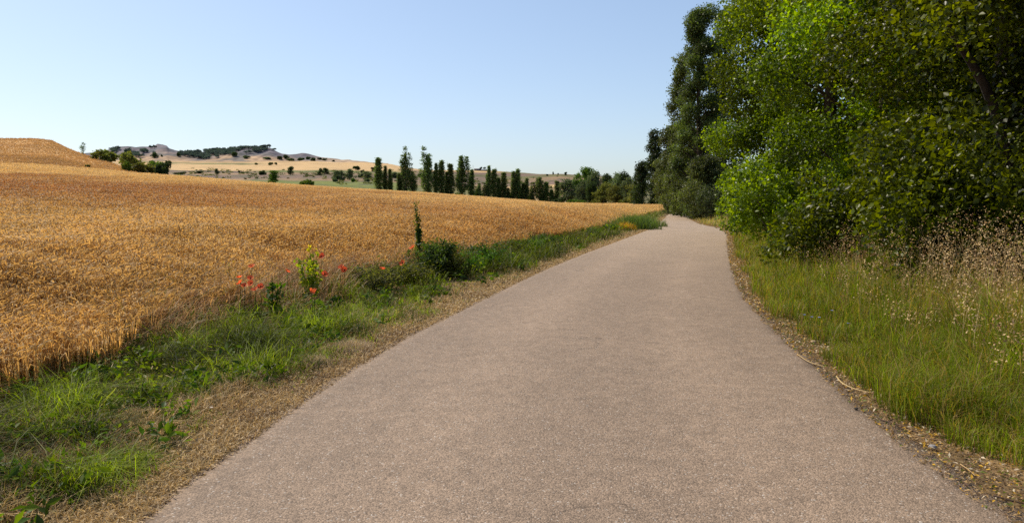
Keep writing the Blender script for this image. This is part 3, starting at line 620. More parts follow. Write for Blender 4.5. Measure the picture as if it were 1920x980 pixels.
mid_tree(1283, 330, 76, 2.0, 20, 44, 'low olive tree beside the road at the bend', LOL, .17, 900, 12)
mid_tree(1283, 100, 70, 1.9, 70, 48, 'left shoulder tree leaning on the tallest roadside tree', ((.042, .058, .017), (.140, .158, .045)), .14, 2200, 13, r0=.35, r1=.8)
mid_tree(1315, 10, 64, 2.35, 100, 45, 'tallest roadside tree with dark grey green crown against the sky', ((.038, .060, .017), (.130, .165, .042)), .14, 4200, 14, r0=.35, r1=.85)
mid_tree(1362, 15, 66, 1.9, 60, 46, 'dark tall tree half hidden behind the bright green tree', ((.026, .046, .014), (.08, .11, .03)), .17, 1800, 12)
mid_tree(1325, 290, 60, 2.0, 20, 49, 'olive tree low in front of the tallest roadside tree', LOL, .15, 1400, 12)
mid_tree(1310, 245, 68, 2.0, 24, 50, 'dull green tree under the tallest roadside tree', LOL, .16, 1400, 12)
def road_shrub(px, py, W, H, Y, seed, label, c, size, n, per=14, mat=M_dleaf, name='roadside_shrub', cat='shrub', group='shrubs under the roadside trees', z0=None):
    x, z = at(px, py, Y)[0], None; z = gz1(x, Y); rg = RS(seed); t = thing(name, (x, Y, z), label, cat, group)
    lob = [((rg.rand() - .5) * W, (rg.rand() - .5) * W * .8, .25 * H + rg.rand() * H * .55, (.22 + .2 * rg.rand()) * H) for _ in range(12)]
    tb = MB()
    for l in lob: tube(tb, curve_pts([(l[0] * .25, l[1] * .25, -.1), (l[0] * .7, l[1] * .7, l[2] * .7), l[:3]], 6), np.linspace(.025, .006, 6), (.12, .085, .06), 5)
    tb.obj('stems', M_bark, t, True)
    mb = MB(); clump_leaves(mb, lobe_pts(lob, n, rg, .3), per, .09, size, np.array(c[0]), np.array(c[1]), rg, (-.3, -.2, .8), .75, .3, .5); mb.obj('foliage', mat, t)
road_shrub(1338, 408, 3.0, 2.6, 57, 61, 'dark olive shrub at the inside of the road bend', ((.03, .04, .018), (.075, .085, .035)), .12, 500)
# near row
def near_tree(x, y, H, W, n, seed, label, c, size, leaf_n, per, trunk=None, z0=1.0, over=(), limbs=True, mat=M_leaf, r=(.6, 1.45), lean=0.0):
    z = gz1(x, y); rg = RS(seed)
    lob = col_lobes(rg, x, y, z + z0, z + H, lambda t: egg(t) * W / 3.0, n, *r)
    lob = [(a - lean * ((c_ - z) / H), b, c_, d_) for a, b, c_, d_ in lob]
    lob += [(a, b, c_, 1.1 if c_ > 5.2 else .5) for a, b, c_ in over]  # high lobes are unseen canopy, added to shade the trees below
    big_tree('roadside_tree', (x, y, z), trunk or [(x, y, z - .3), (x - .1, y, z + H * .3), (x - lean * .5, y, z + H * .6), (x - lean, y, z + H)], [.3, .24, .15, .05], lob, leaf_n, per, .17, size, *c, seed, label, mat, limbs, (.065, .046, .034) if limbs else (.04, .028, .02))
near_tree(13.1, 35.5, 13.5, 3.0, 44, 71, 'bright green leafy tree overhanging the road, left edge of the near row', LG, .125, 5600, 15, z0=.8, lean=.2)
near_tree(12.1, 28.5, 14, 3.1, 44, 72, 'bright green tree, second in the near row from the road bend', LG, .115, 6000, 15, z0=.6, lean=.3)
near_tree(11.0, 22.0, 13.5, 3.0, 46, 73, 'leafy green tree in the middle of the near roadside row', LG, .105, 6600, 15, z0=.6)
near_tree(10.6, 16.2, 12.5, 2.7, 44, 74, 'half shaded green tree, second nearest of the roadside row', LG_SHADE, .09, 7600, 15, z0=1.2, over=[(8.2, 15, 7.4), (8.1, 17, 7.6), (8.0, 14, 8.2), (8.4, 16, 8.8), (6.9, 14.6, 7.6), (6.9, 16.4, 8), (6.8, 15.4, 8.9), (7.2, 17.6, 8.6)])
tp = [at(1925, 600, 11.2), at(1912, 420, 11.1), at(1868, 190, 10.8), at(1800, 85, 10.5), at(1745, -10, 10.2), at(1700, -140, 10.0)]
tx = tp[0]; tp[0][2] = gz1(tx[0], tx[1]) - .3
near_tree(9.4, 10.9, 10.5, 2.9, 44, 75, 'nearest roadside tree in deep shade with a leaning brown trunk', LG_SHADE, .075, 9000, 15, trunk=tp, z0=2.0, lean=.5, limbs=False, over=[tuple(at(1772, 40, 9.3)), tuple(at(1840, 215, 9.2)), tuple(at(1895, 330, 9.2)), (6.9, 9.5, 6.4), (6.5, 11.5, 6.6), (7.2, 13, 6.6), (6.4, 10, 7.6), (7, 12, 8), (6.6, 13.4, 7.8), (7.5, 11, 6.0), (7.9, 12.8, 6.2), (6.9, 9, 8.4), (5.4, 9.5, 6.6), (5.6, 11, 6.9), (5.3, 12.4, 7.2), (5.9, 13.6, 7.4), (5.0, 10.4, 7.8), (5.3, 13, 8.6), (6.0, 11.8, 7.6)])
near_tree(9.6, 6.3, 10, 2.6, 36, 76, 'shady tree reaching in at the right picture edge', LG_SHADE, .075, 6000, 15, z0=2.0, over=[(6.4, 5, 5.6), (6.2, 7, 5.9), (6.6, 8.4, 6), (6.3, 4, 7), (6.2, 6, 7.4), (6.6, 8, 7.4), (7.4, 6.6, 5.2), (7.4, 8.6, 5.6), (5.2, 5, 5.8), (5.1, 7, 6.2), (5.3, 8.6, 6.6), (4.9, 6, 7.2), (5, 8, 7.6)])
# back row, its shade put into very dark leaf colours
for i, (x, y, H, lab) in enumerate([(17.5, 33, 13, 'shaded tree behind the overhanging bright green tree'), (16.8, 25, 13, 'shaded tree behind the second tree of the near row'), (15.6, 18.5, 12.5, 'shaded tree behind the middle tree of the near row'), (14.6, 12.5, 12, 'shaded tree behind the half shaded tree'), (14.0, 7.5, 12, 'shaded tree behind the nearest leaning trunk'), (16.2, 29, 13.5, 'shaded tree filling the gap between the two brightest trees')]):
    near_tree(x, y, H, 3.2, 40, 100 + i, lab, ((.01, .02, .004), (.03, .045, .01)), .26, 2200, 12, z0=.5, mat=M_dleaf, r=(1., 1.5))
# understorey
road_shrub(1500, 470, 3.2, 2.6, 20.5, 62, 'bright green vine covered shrub below the middle roadside tree', LG, .10, 800, mat=M_leaf)
road_shrub(1600, 505, 2.6, 2.1, 15.2, 63, 'dark bramble shrub behind the dry seed heads', LG_SHADE, .085, 900, mat=M_leaf)
road_shrub(1452, 440, 2.6, 2.8, 27.0, 64, 'green shrub spilling towards the road edge under the bright trees', LG, .11, 800, mat=M_leaf)
road_shrub(1428, 425, 1.8, 2.4, 34.0, 65, 'small leafy shrub touching the road edge near the bend', LG, .12, 600, mat=M_leaf)
road_shrub(1780, 500, 2.0, 2.9, 11.8, 66, 'glossy dark shrub in front of the black hollow', LG_SHADE, .08, 900, mat=M_leaf)
road_shrub(1930, 520, 2.4, 2.2, 11.0, 67, 'dark shrub at the right edge under the leaning trunk', LG_SHADE, .08, 600, mat=M_leaf)
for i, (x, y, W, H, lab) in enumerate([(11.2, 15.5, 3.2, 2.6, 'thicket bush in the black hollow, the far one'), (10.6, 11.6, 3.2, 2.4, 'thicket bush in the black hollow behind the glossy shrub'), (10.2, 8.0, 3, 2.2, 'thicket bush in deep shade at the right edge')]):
    p = CX + x / y * F_PX; road_shrub(p, 500, W, H, y, 120 + i, lab, ((.008, .014, .004), (.025, .035, .008)), .11, 700)  # the hollow's shade is put into these very dark leaf colours

# ------------------------------------------------------------------ wheat
rng = RS(201)
def sample(n, t0, t1, r0, r1, acc, pw=1.0):
    t = (t0 + (t1 - t0) * rng.rand(n)) * np.pi / 180; r = np.exp(math.log(r0) + (math.log(r1) - math.log(r0)) * rng.rand(n) ** pw)
    x, y = r * np.sin(t), r * np.cos(t); k = acc(x, y); return x[k], y[k], r[k]
def acc_wheat(x, y):
    d = Lx(y) - x; s0 = wheat_start(y) + (fbm(x, y, 1.6, 51) - .5) * 1.4
    return (d > s0 + rng.rand(len(x)) ** 1.5 * 1.7 - .3) & (y < wheat_end(x, y) + 2)
x, y, r = sample(1050000, -43, 13, 5.5, 265, acc_wheat, .92)
z = gz(x, y); k = len(x)
sc = np.clip((r / 9) ** .55, .9, 6.0); h = (.70 + .16 * rng.rand(k)) * (.84 + .3 * fbm(x, y, 2.2, 55)) * (.38 + .62 * sstep(-.5, 2.3, Lx(y) - x - wheat_start(y) + .9 * (fbm(x, y, .7, 58) - .5)))
flop = rng.rand(k) < .05
col = wheat_col(x, y) * (.78 + .44 * rng.rand(k))[:, None] * (.80 + .4 * fbm(x, y * .6, 1.3, 57))[:, None]
col = mixc(col, STRAW * 1.1, (rng.rand(k) < .14) * .8)
az = rng.rand(k) * 6.283; a = np.stack([np.cos(az), np.sin(az), 0 * az], 1); Zv = np.array([0, 0, 1.])
ln = (np.where(flop, .5, .16) * rng.rand(k) * h)[:, None]
wa = rng.rand(k) * np.pi; W = np.stack([np.cos(wa), np.sin(wa), 0 * wa], 1)
B = np.stack([x, y, z - .02], 1); T0 = B + Zv * h[:, None] + a * ln
s_ = sc[:, None] ** .55; P1 = T0 + (a * .035 + Zv * .045) * s_; P2 = P1 + (a * .045 + Zv * .012) * s_ * (.6 + .8 * rng.rand(k, 1)); P3 = P2 + (a * .02 - Zv * .055) * s_
ws = W * .0042 * sc[:, None]; we = unit(np.cross(a, Zv) + .6 * rng.randn(k, 3)) * .0056 * sc[:, None]
m0 = B + Zv * (h * .55)[:, None] + a * ln * .5; a2 = np.roll(a, 7, 0); l1 = m0 + (a2 * .04 + Zv * .10) * s_; l2 = l1 + (a2 * .07 - Zv * .03) * s_; wl = np.cross(a2, Zv) * .0042 * sc[:, None]
V = np.stack([B - ws, B + ws, T0 - ws, T0 + ws, P1 - we, P1 + we, P2 - we * .9, P2 + we * .9, P3, m0 - wl, m0 + wl, l1 - wl, l1 + wl, l2], 1)
i = np.arange(k)[:, None] * 14
T = np.concatenate([i + np.array([q]) for q in [(0, 1, 3), (0, 3, 2), (2, 3, 5), (2, 5, 4), (4, 5, 7), (4, 7, 6), (6, 7, 8), (9, 10, 12), (9, 12, 11), (11, 12, 13)]])
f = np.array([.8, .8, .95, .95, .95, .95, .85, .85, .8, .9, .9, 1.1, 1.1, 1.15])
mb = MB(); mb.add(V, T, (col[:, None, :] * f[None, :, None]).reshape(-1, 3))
tag(mb.obj('wheat_field', M_wheat), 'ripe golden brown wheat filling the sloping field left of the road', 'wheat', kind='stuff')
# short stubble on the mound
x, y, r = sample(110000, -43, -20, 120, 235, lambda x, y: (y > wheat_end(x, y)) & (x / y * F_PX + CX < 300))
c = np.array([.52, .31, .12]) * (.85 + .3 * rng.rand(len(x), 1)) * (.75 + .5 * fbm(x * .5, y, 8, 92))[:, None]; mb = MB()
blades(mb, x, y, gz(x, y), (.12 + .22 * rng.rand(len(x))) * (1 + (rng.rand(len(x)) < .02)), .13, c, rng, .5, .5)
tag(mb.obj('mound_grass', M_straw), 'short dry grass covering the mound at the far left', 'grass', kind='stuff')

# ------------------------------------------------------------------ verge grass, left
def patch(x, y, s, k, lo, hi): return sstep(lo, hi, fbm(x, y, s, k))
mb = MB()
def green_mix(n, x, y, yel=.3): 
    c = mixc(GRN, BGRN, rng.rand(n)); c = mixc(c, np.array([.20, .19, .05]), (rng.rand(n) < yel) * rng.rand(n)); return c * (.7 + .6 * rng.rand(n, 1))
def lush(x, y):  # where the green is thick on the left verge
    d = Lx(y) - x
    g = patch(x, y, 1.5, 61, .44, .56); band = np.exp(-((d - 1.3) / .9) ** 2)
    near = 1 - sstep(6.2, 8, y); g = np.maximum(g * band, near * patch(x, y, .6, 62, .41, .58) * sstep(.15, .5, d) * (1 - .8 * sstep(1.9, 2.6, d)))
    strong = np.exp(-((y - 9.4) / 2.2) ** 2 - ((d - .95) / .62) ** 2) * 1.15 + np.exp(-((y - 5.7) / 1.0) ** 2 - ((d - 1.7) / .7) ** 2)
    farb = sstep(12, 15, y) * np.exp(-((d - 1.15) / .95) ** 2) * 1.1
    return np.clip(np.maximum(np.maximum(g, strong), farb), 0, 1)
def acc(x, y):
    d = Lx(y) - x; return (d > -.16 + .62 * fbm(x, y, .45, 63)) & (d < 4.2) & (rng.rand(len(x)) < lush(x, y)) & (y < 110)
x, y, r = sample(430000, -46, 14, 3.2, 112, acc)
n = len(x); d = Lx(y) - x; sc = np.clip((r / 6) ** .6, 1, 5)
hh = (.08 + .15 * rng.rand(n)) * (1 + .7 * sstep(12, 18, y) * (.3 + fbm(x, y, 1.8, 68))) * (.30 + 1.7 * sstep(.3, .72, fbm(x, y, .55, 66))) * (.45 + .55 * sstep(.2, .8, d))
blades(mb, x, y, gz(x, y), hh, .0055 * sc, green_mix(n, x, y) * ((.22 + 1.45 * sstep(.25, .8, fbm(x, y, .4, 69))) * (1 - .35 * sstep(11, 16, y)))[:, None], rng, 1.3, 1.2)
tag(mb.obj('verge_grass', M_grass), 'lush green grass on the left verge', 'grass', kind='stuff')
mb = MB()
def acc(x, y):
    d = Lx(y) - x; e = fbm(x, y, .5, 71); return (d > -.06 + .22 * (e - .5)) & (d < 5.0) & (rng.rand(len(x)) < np.clip(1.1 - .62 * lush(x, y), 0, 1)) & (y < 110)
x, y, r = sample(340000, -46, 14, 3.2, 112, acc)
n = len(x); d = Lx(y) - x; sc = np.clip((r / 6) ** .6, 1, 5)
hh = (.03 + .05 * rng.rand(n)) + .34 * sstep(1.6, 2.5, d) * rng.rand(n) + .10 * patch(x, y, 1.0, 73, .5, .62) * sstep(.25, .7, d)
hh = hh + .30 * sstep(1.5, 2.6, d) * rng.rand(n) * sstep(6.5, 8, y); tall_ = np.exp(-((y - 9.3) / 1.6) ** 2 - ((d - .75) / .3) ** 2) * .16; hh = hh + tall_ * rng.rand(n)
c = mixc(DRY, STRAW * 1.15, rng.rand(n)); c = mixc(c, BRN, patch(x, y, .8, 75, .42, .62) * .8 * (rng.rand(n) < .75)); c = mixc(c, np.array([.40, .205, .10]), sstep(1.5, 2.4, d) * .75 * (rng.rand(n) < .75)); c = mixc(c, STRAW * 1.1, np.clip(tall_ * 6, 0, .9))
c = mixc(c, GRN * 1.3, (rng.rand(n) < .18) * sstep(.4, 1, d)); c = c * (.65 + .7 * rng.rand(n, 1))
lie = np.where(hh < .12, 1.6, .5)
blades(mb, x, y, gz(x, y), hh, .0065 * sc, c, rng, 1.3, .8)
k9 = 60000; yq = np.exp(math.log(3.0) + (math.log(70) - math.log(3.0)) * rng.rand(k9)); xq = Lx(yq) - (-.10 + .85 * rng.rand(k9) ** 1.6 * (.35 + 1.1 * fbm(yq * 1.3, yq * 0, 1., 94))); rq = np.hypot(xq, yq)
leaves(mb, np.stack([xq, yq, gz(xq, yq) + .008 + .03 * rng.rand(len(xq))], 1), .022 * np.clip((rq / 5) ** .6, 1, 4) * (.3 + 1.5 * rng.rand(len(xq)) ** 2), mixc(np.array([.66, .49, .27]), np.array([.17, .10, .05]), rng.rand(len(xq)) ** 1.5), rng, (0, 0, 2), .3)
# long straw lying about
def acc2(x, y): d = Lx(y) - x; return (d > -.05) & (d < 3.6) & (y < 60)
x, y, r = sample(9000, -46, 14, 3.2, 60, acc2); n = len(x)
az = rng.rand(n) * 6.28; l = .04 + .10 * rng.rand(n); zc = gz(x, y) + .02 + .12 * rng.rand(n) * sstep(.3, 1.5, Lx(y) - x)
A = np.stack([x, y, zc], 1); D = np.stack([np.cos(az), np.sin(az), .5 * rng.randn(n) * .5], 1); E = A + D * l[:, None]; E[:, 2] = np.maximum(E[:, 2], gz(E[:, 0], E[:, 1]) + .01); W = np.stack([-np.sin(az), np.cos(az), 0 * az], 1) * (.0022 * np.clip((r / 6) ** .6, 1, 4))[:, None]
i = np.arange(n)[:, None] * 4; mb.add(np.stack([A - W, A + W, E + W, E - W], 1), np.concatenate([i + np.array([[0, 1, 2]]), i + np.array([[0, 2, 3]])]), np.repeat(STRAW * (.7 + .6 * rng.rand(n, 1)), 4, 0))
tag(mb.obj('dry_grass', M_straw), 'mown dry straw and brown grass along the left road edge', 'dry grass', kind='stuff')
# small broad leaved ground cover in the left verge
mb = MB()
def acc(x, y): d = Lx(y) - x; return (d > .7) & (d < 4.4) & (rng.rand(len(x)) < .15 + .85 * lush(x, y)) & (y < 100) & (fbm(x, y, .45, 77) > .50)
x, y, r = sample(60000, -46, 14, 3.2, 100, acc); n = len(x)
P = np.stack([x, y, gz(x, y) + .03 + .12 * rng.rand(n) * (1 + 1.6 * sstep(12, 18, y))], 1)
leaves(mb, P, .04 * np.clip((r / 6) ** .65, 1, 4) * (.5 + 1.0 * rng.rand(n)), green_mix(n, x, y, .15) * 1.1, rng, (0, 0, .8), .5)
def accw(x, y): d = Lx(y) - x; return (d > .35) & (d < 2.9)
xw, yw_, rw = sample(900, -46, 12, 3.3, 30, accw); pw_ = 16; nn = len(xw) * pw_
xq = np.repeat(xw, pw_) + rng.randn(nn) * .06; yq = np.repeat(yw_, pw_) + rng.randn(nn) * .06; tn = np.repeat(.55 + .8 * rng.rand(len(xw)), pw_)[:, None]
leaves(mb, np.stack([xq, yq, gz(xq, yq) + .04 + .14 * rng.rand(nn)], 1), (.05 + .06 * rng.rand(nn)) * np.clip((np.repeat(rw, pw_) / 7) ** .4, .7, 2), mixc(DGRN * 1.3, GRN * 1.4, rng.rand(nn)) * tn, rng, (0, 0, .9), .42)
tag(mb.obj('weed_cover', M_grass), 'small leafy weeds among the left verge grass', 'weeds', kind='stuff')

# ------------------------------------------------------------------ verge grass, right
mb = MB()
def acc(x, y):
    e = x - Rx(y); e0 = .06 + .75 * np.clip(fbm(x, y, .8, 81) - .44, 0, 1) ; return (e > e0) & (e < 3.6) & (y < 62) & (rng.rand(len(x)) < np.clip(1.25 - .35 * sstep(2.2, 3.4, e), 0, 1))
x, y, r = sample(250000, 5, 46, 3.2, 62, acc); n = len(x); e = x - Rx(y); sc = np.clip((r / 6) ** .6, 1, 4)
hh = (.10 + .18 * rng.rand(n) + .36 * sstep(.4, 1.6, e) * rng.rand(n) ** 1.3) * (.55 + 1.35 * sstep(.25, .75, fbm(x, y, .6, 83)))
c = green_mix(n, x, y, .25) * (.6 + .95 * fbm(x, y, .4, 85))[:, None]; c = mixc(c, np.array([.33, .17, .05]), (rng.rand(n) < .16) * .7); c = mixc(c, STRAW, sstep(44, 48, y) * .8 * (rng.rand(n) < .7)); c = mixc(c, DRY, (rng.rand(n) < .14 + .4 * sstep(1.2, 2.6, e) * (y < 16)) * .9)
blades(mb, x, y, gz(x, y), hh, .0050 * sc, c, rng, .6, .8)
tag(mb.obj('tall_grass', M_grass), 'tall green grass on the right verge', 'grass', kind='stuff')
# dry stems with seed heads
mb = MB()
def acc(x, y): e = x - Rx(y); return (e > .8) & (e < 4.0) & (y < 40) & (rng.rand(len(x)) < .20 + .8 * sstep(1.2, 2.2, e) * (1 - sstep(13, 17, y)))
x, y, r = sample(10500, 8, 45, 4.0, 40, acc); n = len(x); e = x - Rx(y); h = (.55 + .55 * rng.rand(n)) * (.75 + .6 * sstep(1, 2.6, e)); z = gz(x, y)
c = mixc(np.array([.54, .39, .20]), np.array([.26, .135, .075]), rng.rand(n) * (rng.rand(n) < .6))
blades(mb, x, y, z, h, .0042 * np.clip((r / 8) ** .6, 1, 3), c, rng, .35, .15)
kk = 16; hs = np.repeat(h, kk); f_ = .62 + .40 * rng.rand(n * kk); P = np.stack([np.repeat(x, kk), np.repeat(y, kk), np.repeat(z, kk) + hs * f_], 1) + rng.randn(n * kk, 3) * .035 * np.array([1, 1, .5])
leaves(mb, P, .016 + .014 * rng.rand(n * kk), np.repeat(c, kk, 0) * 1.25 * (.7 + .6 * rng.rand(n * kk, 1)), rng, (0, 0, .3), .6)
tag(mb.obj('seed_grass', M_straw), 'dry brown seed heads standing in the right verge', 'dry grass', kind='stuff')
# litter along the right edge
mb = MB()
n = 42000; y = np.exp(math.log(2.6) + (math.log(70) - math.log(2.6)) * rng.rand(n)); x = Rx(y) + (-.14 + .75 * rng.rand(n) ** .9) * (.6 + .8 * fbm(y, y * 0, .5, 93)); r = np.hypot(x, y)
P = np.stack([x, y, np.maximum(gz(x, y), .008) + .008 + .025 * rng.rand(n)], 1)
c = mixc(np.array([.50, .33, .14]), np.array([.13, .07, .04]), rng.rand(n)); c = mixc(c, np.array([.62, .36, .03]), (rng.rand(n) < .12) * 1.); c = mixc(c, np.array([.66, .55, .40]), (rng.rand(n) < .10) * 1.); c = mixc(c, GRN * 1.5, (rng.rand(n) < .12) * 1.)
leaves(mb, P, .024 * np.clip((r / 5) ** .6, .8, 3) * (.4 + 1.2 * rng.rand(n) ** 2), c, rng, (0, 0, 2.0), .4)
x, y, r = sample(9000, 5, 46, 3.2, 40, acc); n = len(x); blades(mb, x, y, gz(x, y), .03 + .05 * rng.rand(n), .003 * np.clip((r / 5) ** .6, 1, 3), mixc(STRAW, DRY, rng.rand(n)), rng, 2.5, 1.5)
tag(mb.obj('leaf_litter', M_straw), 'dry yellow leaf litter along the right road edge', 'litter', kind='stuff')

# ------------------------------------------------------------------ single plants
def stem(parent, pts, r0, r1, col, name='stem', n=8):
    mb = MB(); tube(mb, curve_pts(pts, n), np.linspace(r0, r1, n), col, 5); return mb.obj(name, M_grass, parent)
def cup_petals(mb, c, R_, n, col, rng, tilt=.5, tip=0.):
    M = np.array((Vector((0, 0, 1)).rotation_difference(Vector((tip * rng.randn(), tip * rng.randn() - tip, 1)))).to_matrix())
    for i in range(n):
        a = i * 6.283 / n + rng.rand() * .4; u = np.array([math.cos(a), math.sin(a), 0]); v = np.array([-u[1], u[0], 0]); zt = np.array([0, 0, 1.])
        p = [c, c + (u * .55 + v * .5 + zt * tilt * .5) * R_, c + (u + v * .45 + zt * tilt) * R_, c + (u * 1.08 + zt * tilt * 1.05) * R_, c + (u - v * .45 + zt * tilt) * R_, c + (u * .55 - v * .5 + zt * tilt * .5) * R_]
        mb.add((np.array(p) - c) @ M.T + c, [(0, 1, 2), (0, 2, 3), (0, 3, 4), (0, 4, 5)], np.array(col) * (.8 + .4 * rng.rand()))
def flower_at(px, py, Y, kind, label, h=None):
    rg = RS(int(px * 7 + py)); q = at(px, py, Y); z = gz1(q[0], Y); H = max(.06, q[2] - z)
    nm, cat, grp = {'poppy': ('poppy', 'poppy', 'red poppies at the wheat edge'), 'blue': ('chicory_flower', 'flower', 'small blue flowers in the right verge'), 'white': ('white_flower', 'flower', 'small white flowers in the left verge')}[kind]
    t = thing(nm, (q[0], Y, z), label, cat, grp)
    stem(t, [(0, 0, -.02), (.02 * rg.randn(), .02 * rg.randn(), H * .5), (0, 0, H)], .004, .003, (.06, .11, .02))
    mb = MB(); s = Y / 11.0
    if kind == 'poppy':
        cup_petals(mb, np.array([0, 0, H]), .048 * s, 5, (.80, .17, .055), rg, .7, .6); b = mb.obj('petals', M_petal, t)
        mb = MB(); tube(mb, [(0, 0, H), (0, 0, H + .022 * s)], [.010 * s, .007 * s], (.02, .02, .015), 6); mb.obj('flower_centre', M_grass, t)
    elif kind == 'blue': cup_petals(mb, np.array([0, 0, H]), .020 * s, 7, (.30, .36, .80), rg, .3); mb.obj('petals', M_petal, t)
    else:
        cup_petals(mb, np.array([0, 0, H]), .026 * s, 6, (.8, .78, .72), rg, .3); mb.obj('petals', M_petal, t)
for px, py, Y, lab in [(450, 521, 9.9, 'topmost left poppy of the dense red cluster'), (451, 531, 9.7, 'left poppy of the cluster, just below the topmost one'), (458, 537, 9.6, 'lowest left poppy of the dense red cluster'), (471, 532, 9.7, 'large poppy in the middle of the dense red cluster'), (470, 523, 9.9, 'upper middle poppy of the dense red cluster'), (478, 544, 9.5, 'lowest poppy of the dense red cluster'), (489, 538, 9.6, 'right end poppy of the dense red cluster'), (472, 501, 11.0, 'faded poppy standing above the dense red cluster in the wheat'), (539, 510, 11.0, 'single orange red poppy left of the yellow green plant'), (602, 481, 12.5, 'poppy above the yellow green plant on its right'), (609, 515, 11.5, 'poppy low at the right side of the yellow green plant'), (583, 547, 9.8, 'dark red poppy low below the yellow green plant'), (590, 547, 9.9, 'twin poppy beside the dark red low one'), (641, 502, 12, 'left one of two faint poppies right of the yellow green plant'), (646, 507, 12, 'right one of two faint poppies right of the yellow green plant'), (717, 505, 13, 'small poppy halfway to the tall weed'), (755, 494, 14, 'small poppy just left of the dark bush under the tall weed'), (774, 465, 16, 'faint poppy beside the stem of the tall weed'), (569, 407, 32, 'faint poppy far out in the reddish wheat')]:
    flower_at(px, py, Y * .925, 'poppy', lab)
for px, py, lab in [(1508, 590, 'leftmost blue flower of a row of three'), (1522, 594, 'middle blue flower of a row of three'), (1536, 595, 'right blue flower of a row of three'), (1560, 582, 'blue flower above the row of three'), (1590, 606, 'lone pale blue flower right of the row of three'), (1818, 668, 'blue flower by the dry stems near the right edge'), (1832, 724, 'left one of two blue flowers low near the right edge'), (1842, 728, 'right one of two blue flowers low near the right edge'), (1836, 622, 'blue flower high among the dry seed heads')]:
    x, y, z = hit(px, py + 34); flower_at(px, py, y, 'blue', lab)
for px, py, lab in [(247, 759, 'large white flower in the left verge'), (258, 716, 'white flower above the large white one'), (396, 765, 'small white flower nearer to the road'), (1635, 667, 'single white flower in the right verge')]:
    x, y, z = hit(px, py + 14); flower_at(px, py, y, 'white', lab)

def leafy_plant(name, px, py_top, py_base, Y, label, cat, c0, c1, leafsize, nstem, spread, nleaf, seed, w=.7, mat=M_leaf, lean=0., grp=None, tcol=None, t_lo=.25, jit=.03, whorls=0):
    rg = RS(seed); b = at(px, py_base, Y); z = gz1(b[0], Y); H = at(px, py_top, Y)[2] - z
    t = thing(name, (b[0], Y, z), label, cat, grp); P = []
    mb = MB()
    for i in range(nstem):
        hh = H * (1 if i == 0 else .5 + .45 * rg.rand()); a = rg.rand() * 6.28; s = spread * (0.15 if i == 0 else rg.rand())
        p = curve_pts([(0, 0, -.03), (s * .5 * math.cos(a), s * .5 * math.sin(a), hh * .5), (s * math.cos(a) + lean * hh, s * math.sin(a), hh)], 9); tube(mb, p, np.linspace(.007, .003, 9), np.array(c0) * 1.2, 5)
        u = t_lo + (1 - t_lo) * rg.rand(nleaf)
        if whorls: u = t_lo + (1 - t_lo) * np.clip(rg.rand(whorls)[rg.randint(0, whorls, nleaf)] + .012 * rg.randn(nleaf), 0, 1)
        P.append(np.stack([np.interp(u, np.linspace(0, 1, 9), p[:, k]) for k in range(3)], 1) + rg.randn(nleaf, 3) * jit)
    mb.obj('stems', M_grass, t)
    P = np.concatenate(P); mb = MB(); c = mixc(np.array(c0), np.array(c1), rg.rand(len(P)))
    if tcol is not None: c = mixc(c, np.array(tcol), sstep(.8, 1., P[:, 2] / H) * .8)
    leaves(mb, P, leafsize * (.5 + .9 * rg.rand(len(P))) * ((1.25 - .75 * P[:, 2] / H) if whorls else 1), c, rg, (0, 0, .8), w, .2); mb.obj('foliage', mat, t)
    return t
# tall spike weed with its leafy base
leafy_plant('tall_weed', 786, 378, 500, 15.6, 'tall dark weed spike rising above the wheat beside the verge', 'weed', (.03, .06, .012), (.07, .11, .02), .085, 4, .13, 210, 301, .45, lean=-.03, t_lo=.15, jit=.028, whorls=26)
leafy_plant('weed_bush', 815, 448, 535, 14.6, 'dark green weed bush at the foot of the tall weed spike', 'weed', (.035, .065, .014), (.08, .12, .03), .085, 46, .62, 80, 302, .35, M_grass, jit=.05)
leafy_plant('weed_bush', 875, 470, 530, 16.0, 'bright green weed bush right of the tall weed spike', 'weed', (.05, .12, .014), (.09, .19, .02), .06, 44, .75, 62, 303, .35, M_grass, jit=.05)
leafy_plant('weed_bush', 930, 462, 510, 18.5, 'brown tinged weed bush further along the left verge', 'weed', (.06, .075, .022), (.13, .10, .05), .06, 44, .75, 62, 304, .35, M_grass, jit=.05)
leafy_plant('weed_bush', 985, 447, 492, 21.5, 'green weed bush halfway along the left verge', 'weed', (.05, .10, .014), (.09, .16, .02), .07, 44, .75, 62, 305, .35, M_grass, jit=.05)
leafy_plant('spurge_plant', 583, 462, 565, 10.8, 'yellow green leafy plant with round leaves among the poppies', 'plant', (.10, .16, .015), (.26, .30, .03), .06, 11, .24, 34, 306, .85, tcol=(.5, .42, .04))
leafy_plant('yellow_flower', 432, 492, 575, 10.2, 'single yellow topped flower stalk left of the red poppies', 'flower', (.07, .11, .03), (.12, .16, .04), .035, 1, .03, 40, 307, .5, tcol=(.75, .5, .02))
leafy_plant('thistle_plant', 512, 515, 590, 9.2, 'dark green broad leaved plant right of the red poppies', 'plant', (.03, .075, .012), (.06, .12, .02), .075, 5, .14, 26, 308, .55)
leafy_plant('thistle_plant', 300, 500, 590, 9.6, 'yellowish sprawling plant in front of the wheat left of the poppies', 'plant', (.10, .13, .02), (.20, .20, .03), .04, 12, .5, 26, 309, .5, M_grass)
leafy_plant('dock_plant', 150, 668, 705, 6.9, 'dark broad leaved plant drooping at the near wheat edge', 'plant', (.02, .04, .012), (.035, .06, .016), .11, 5, .25, 12, 310, .5)
leafy_plant('dock_plant', 480, 690, 735, 6.5, 'light green round leaved plant close to the road edge', 'plant', (.08, .14, .02), (.13, .20, .03), .06, 10, .28, 14, 311, .7)
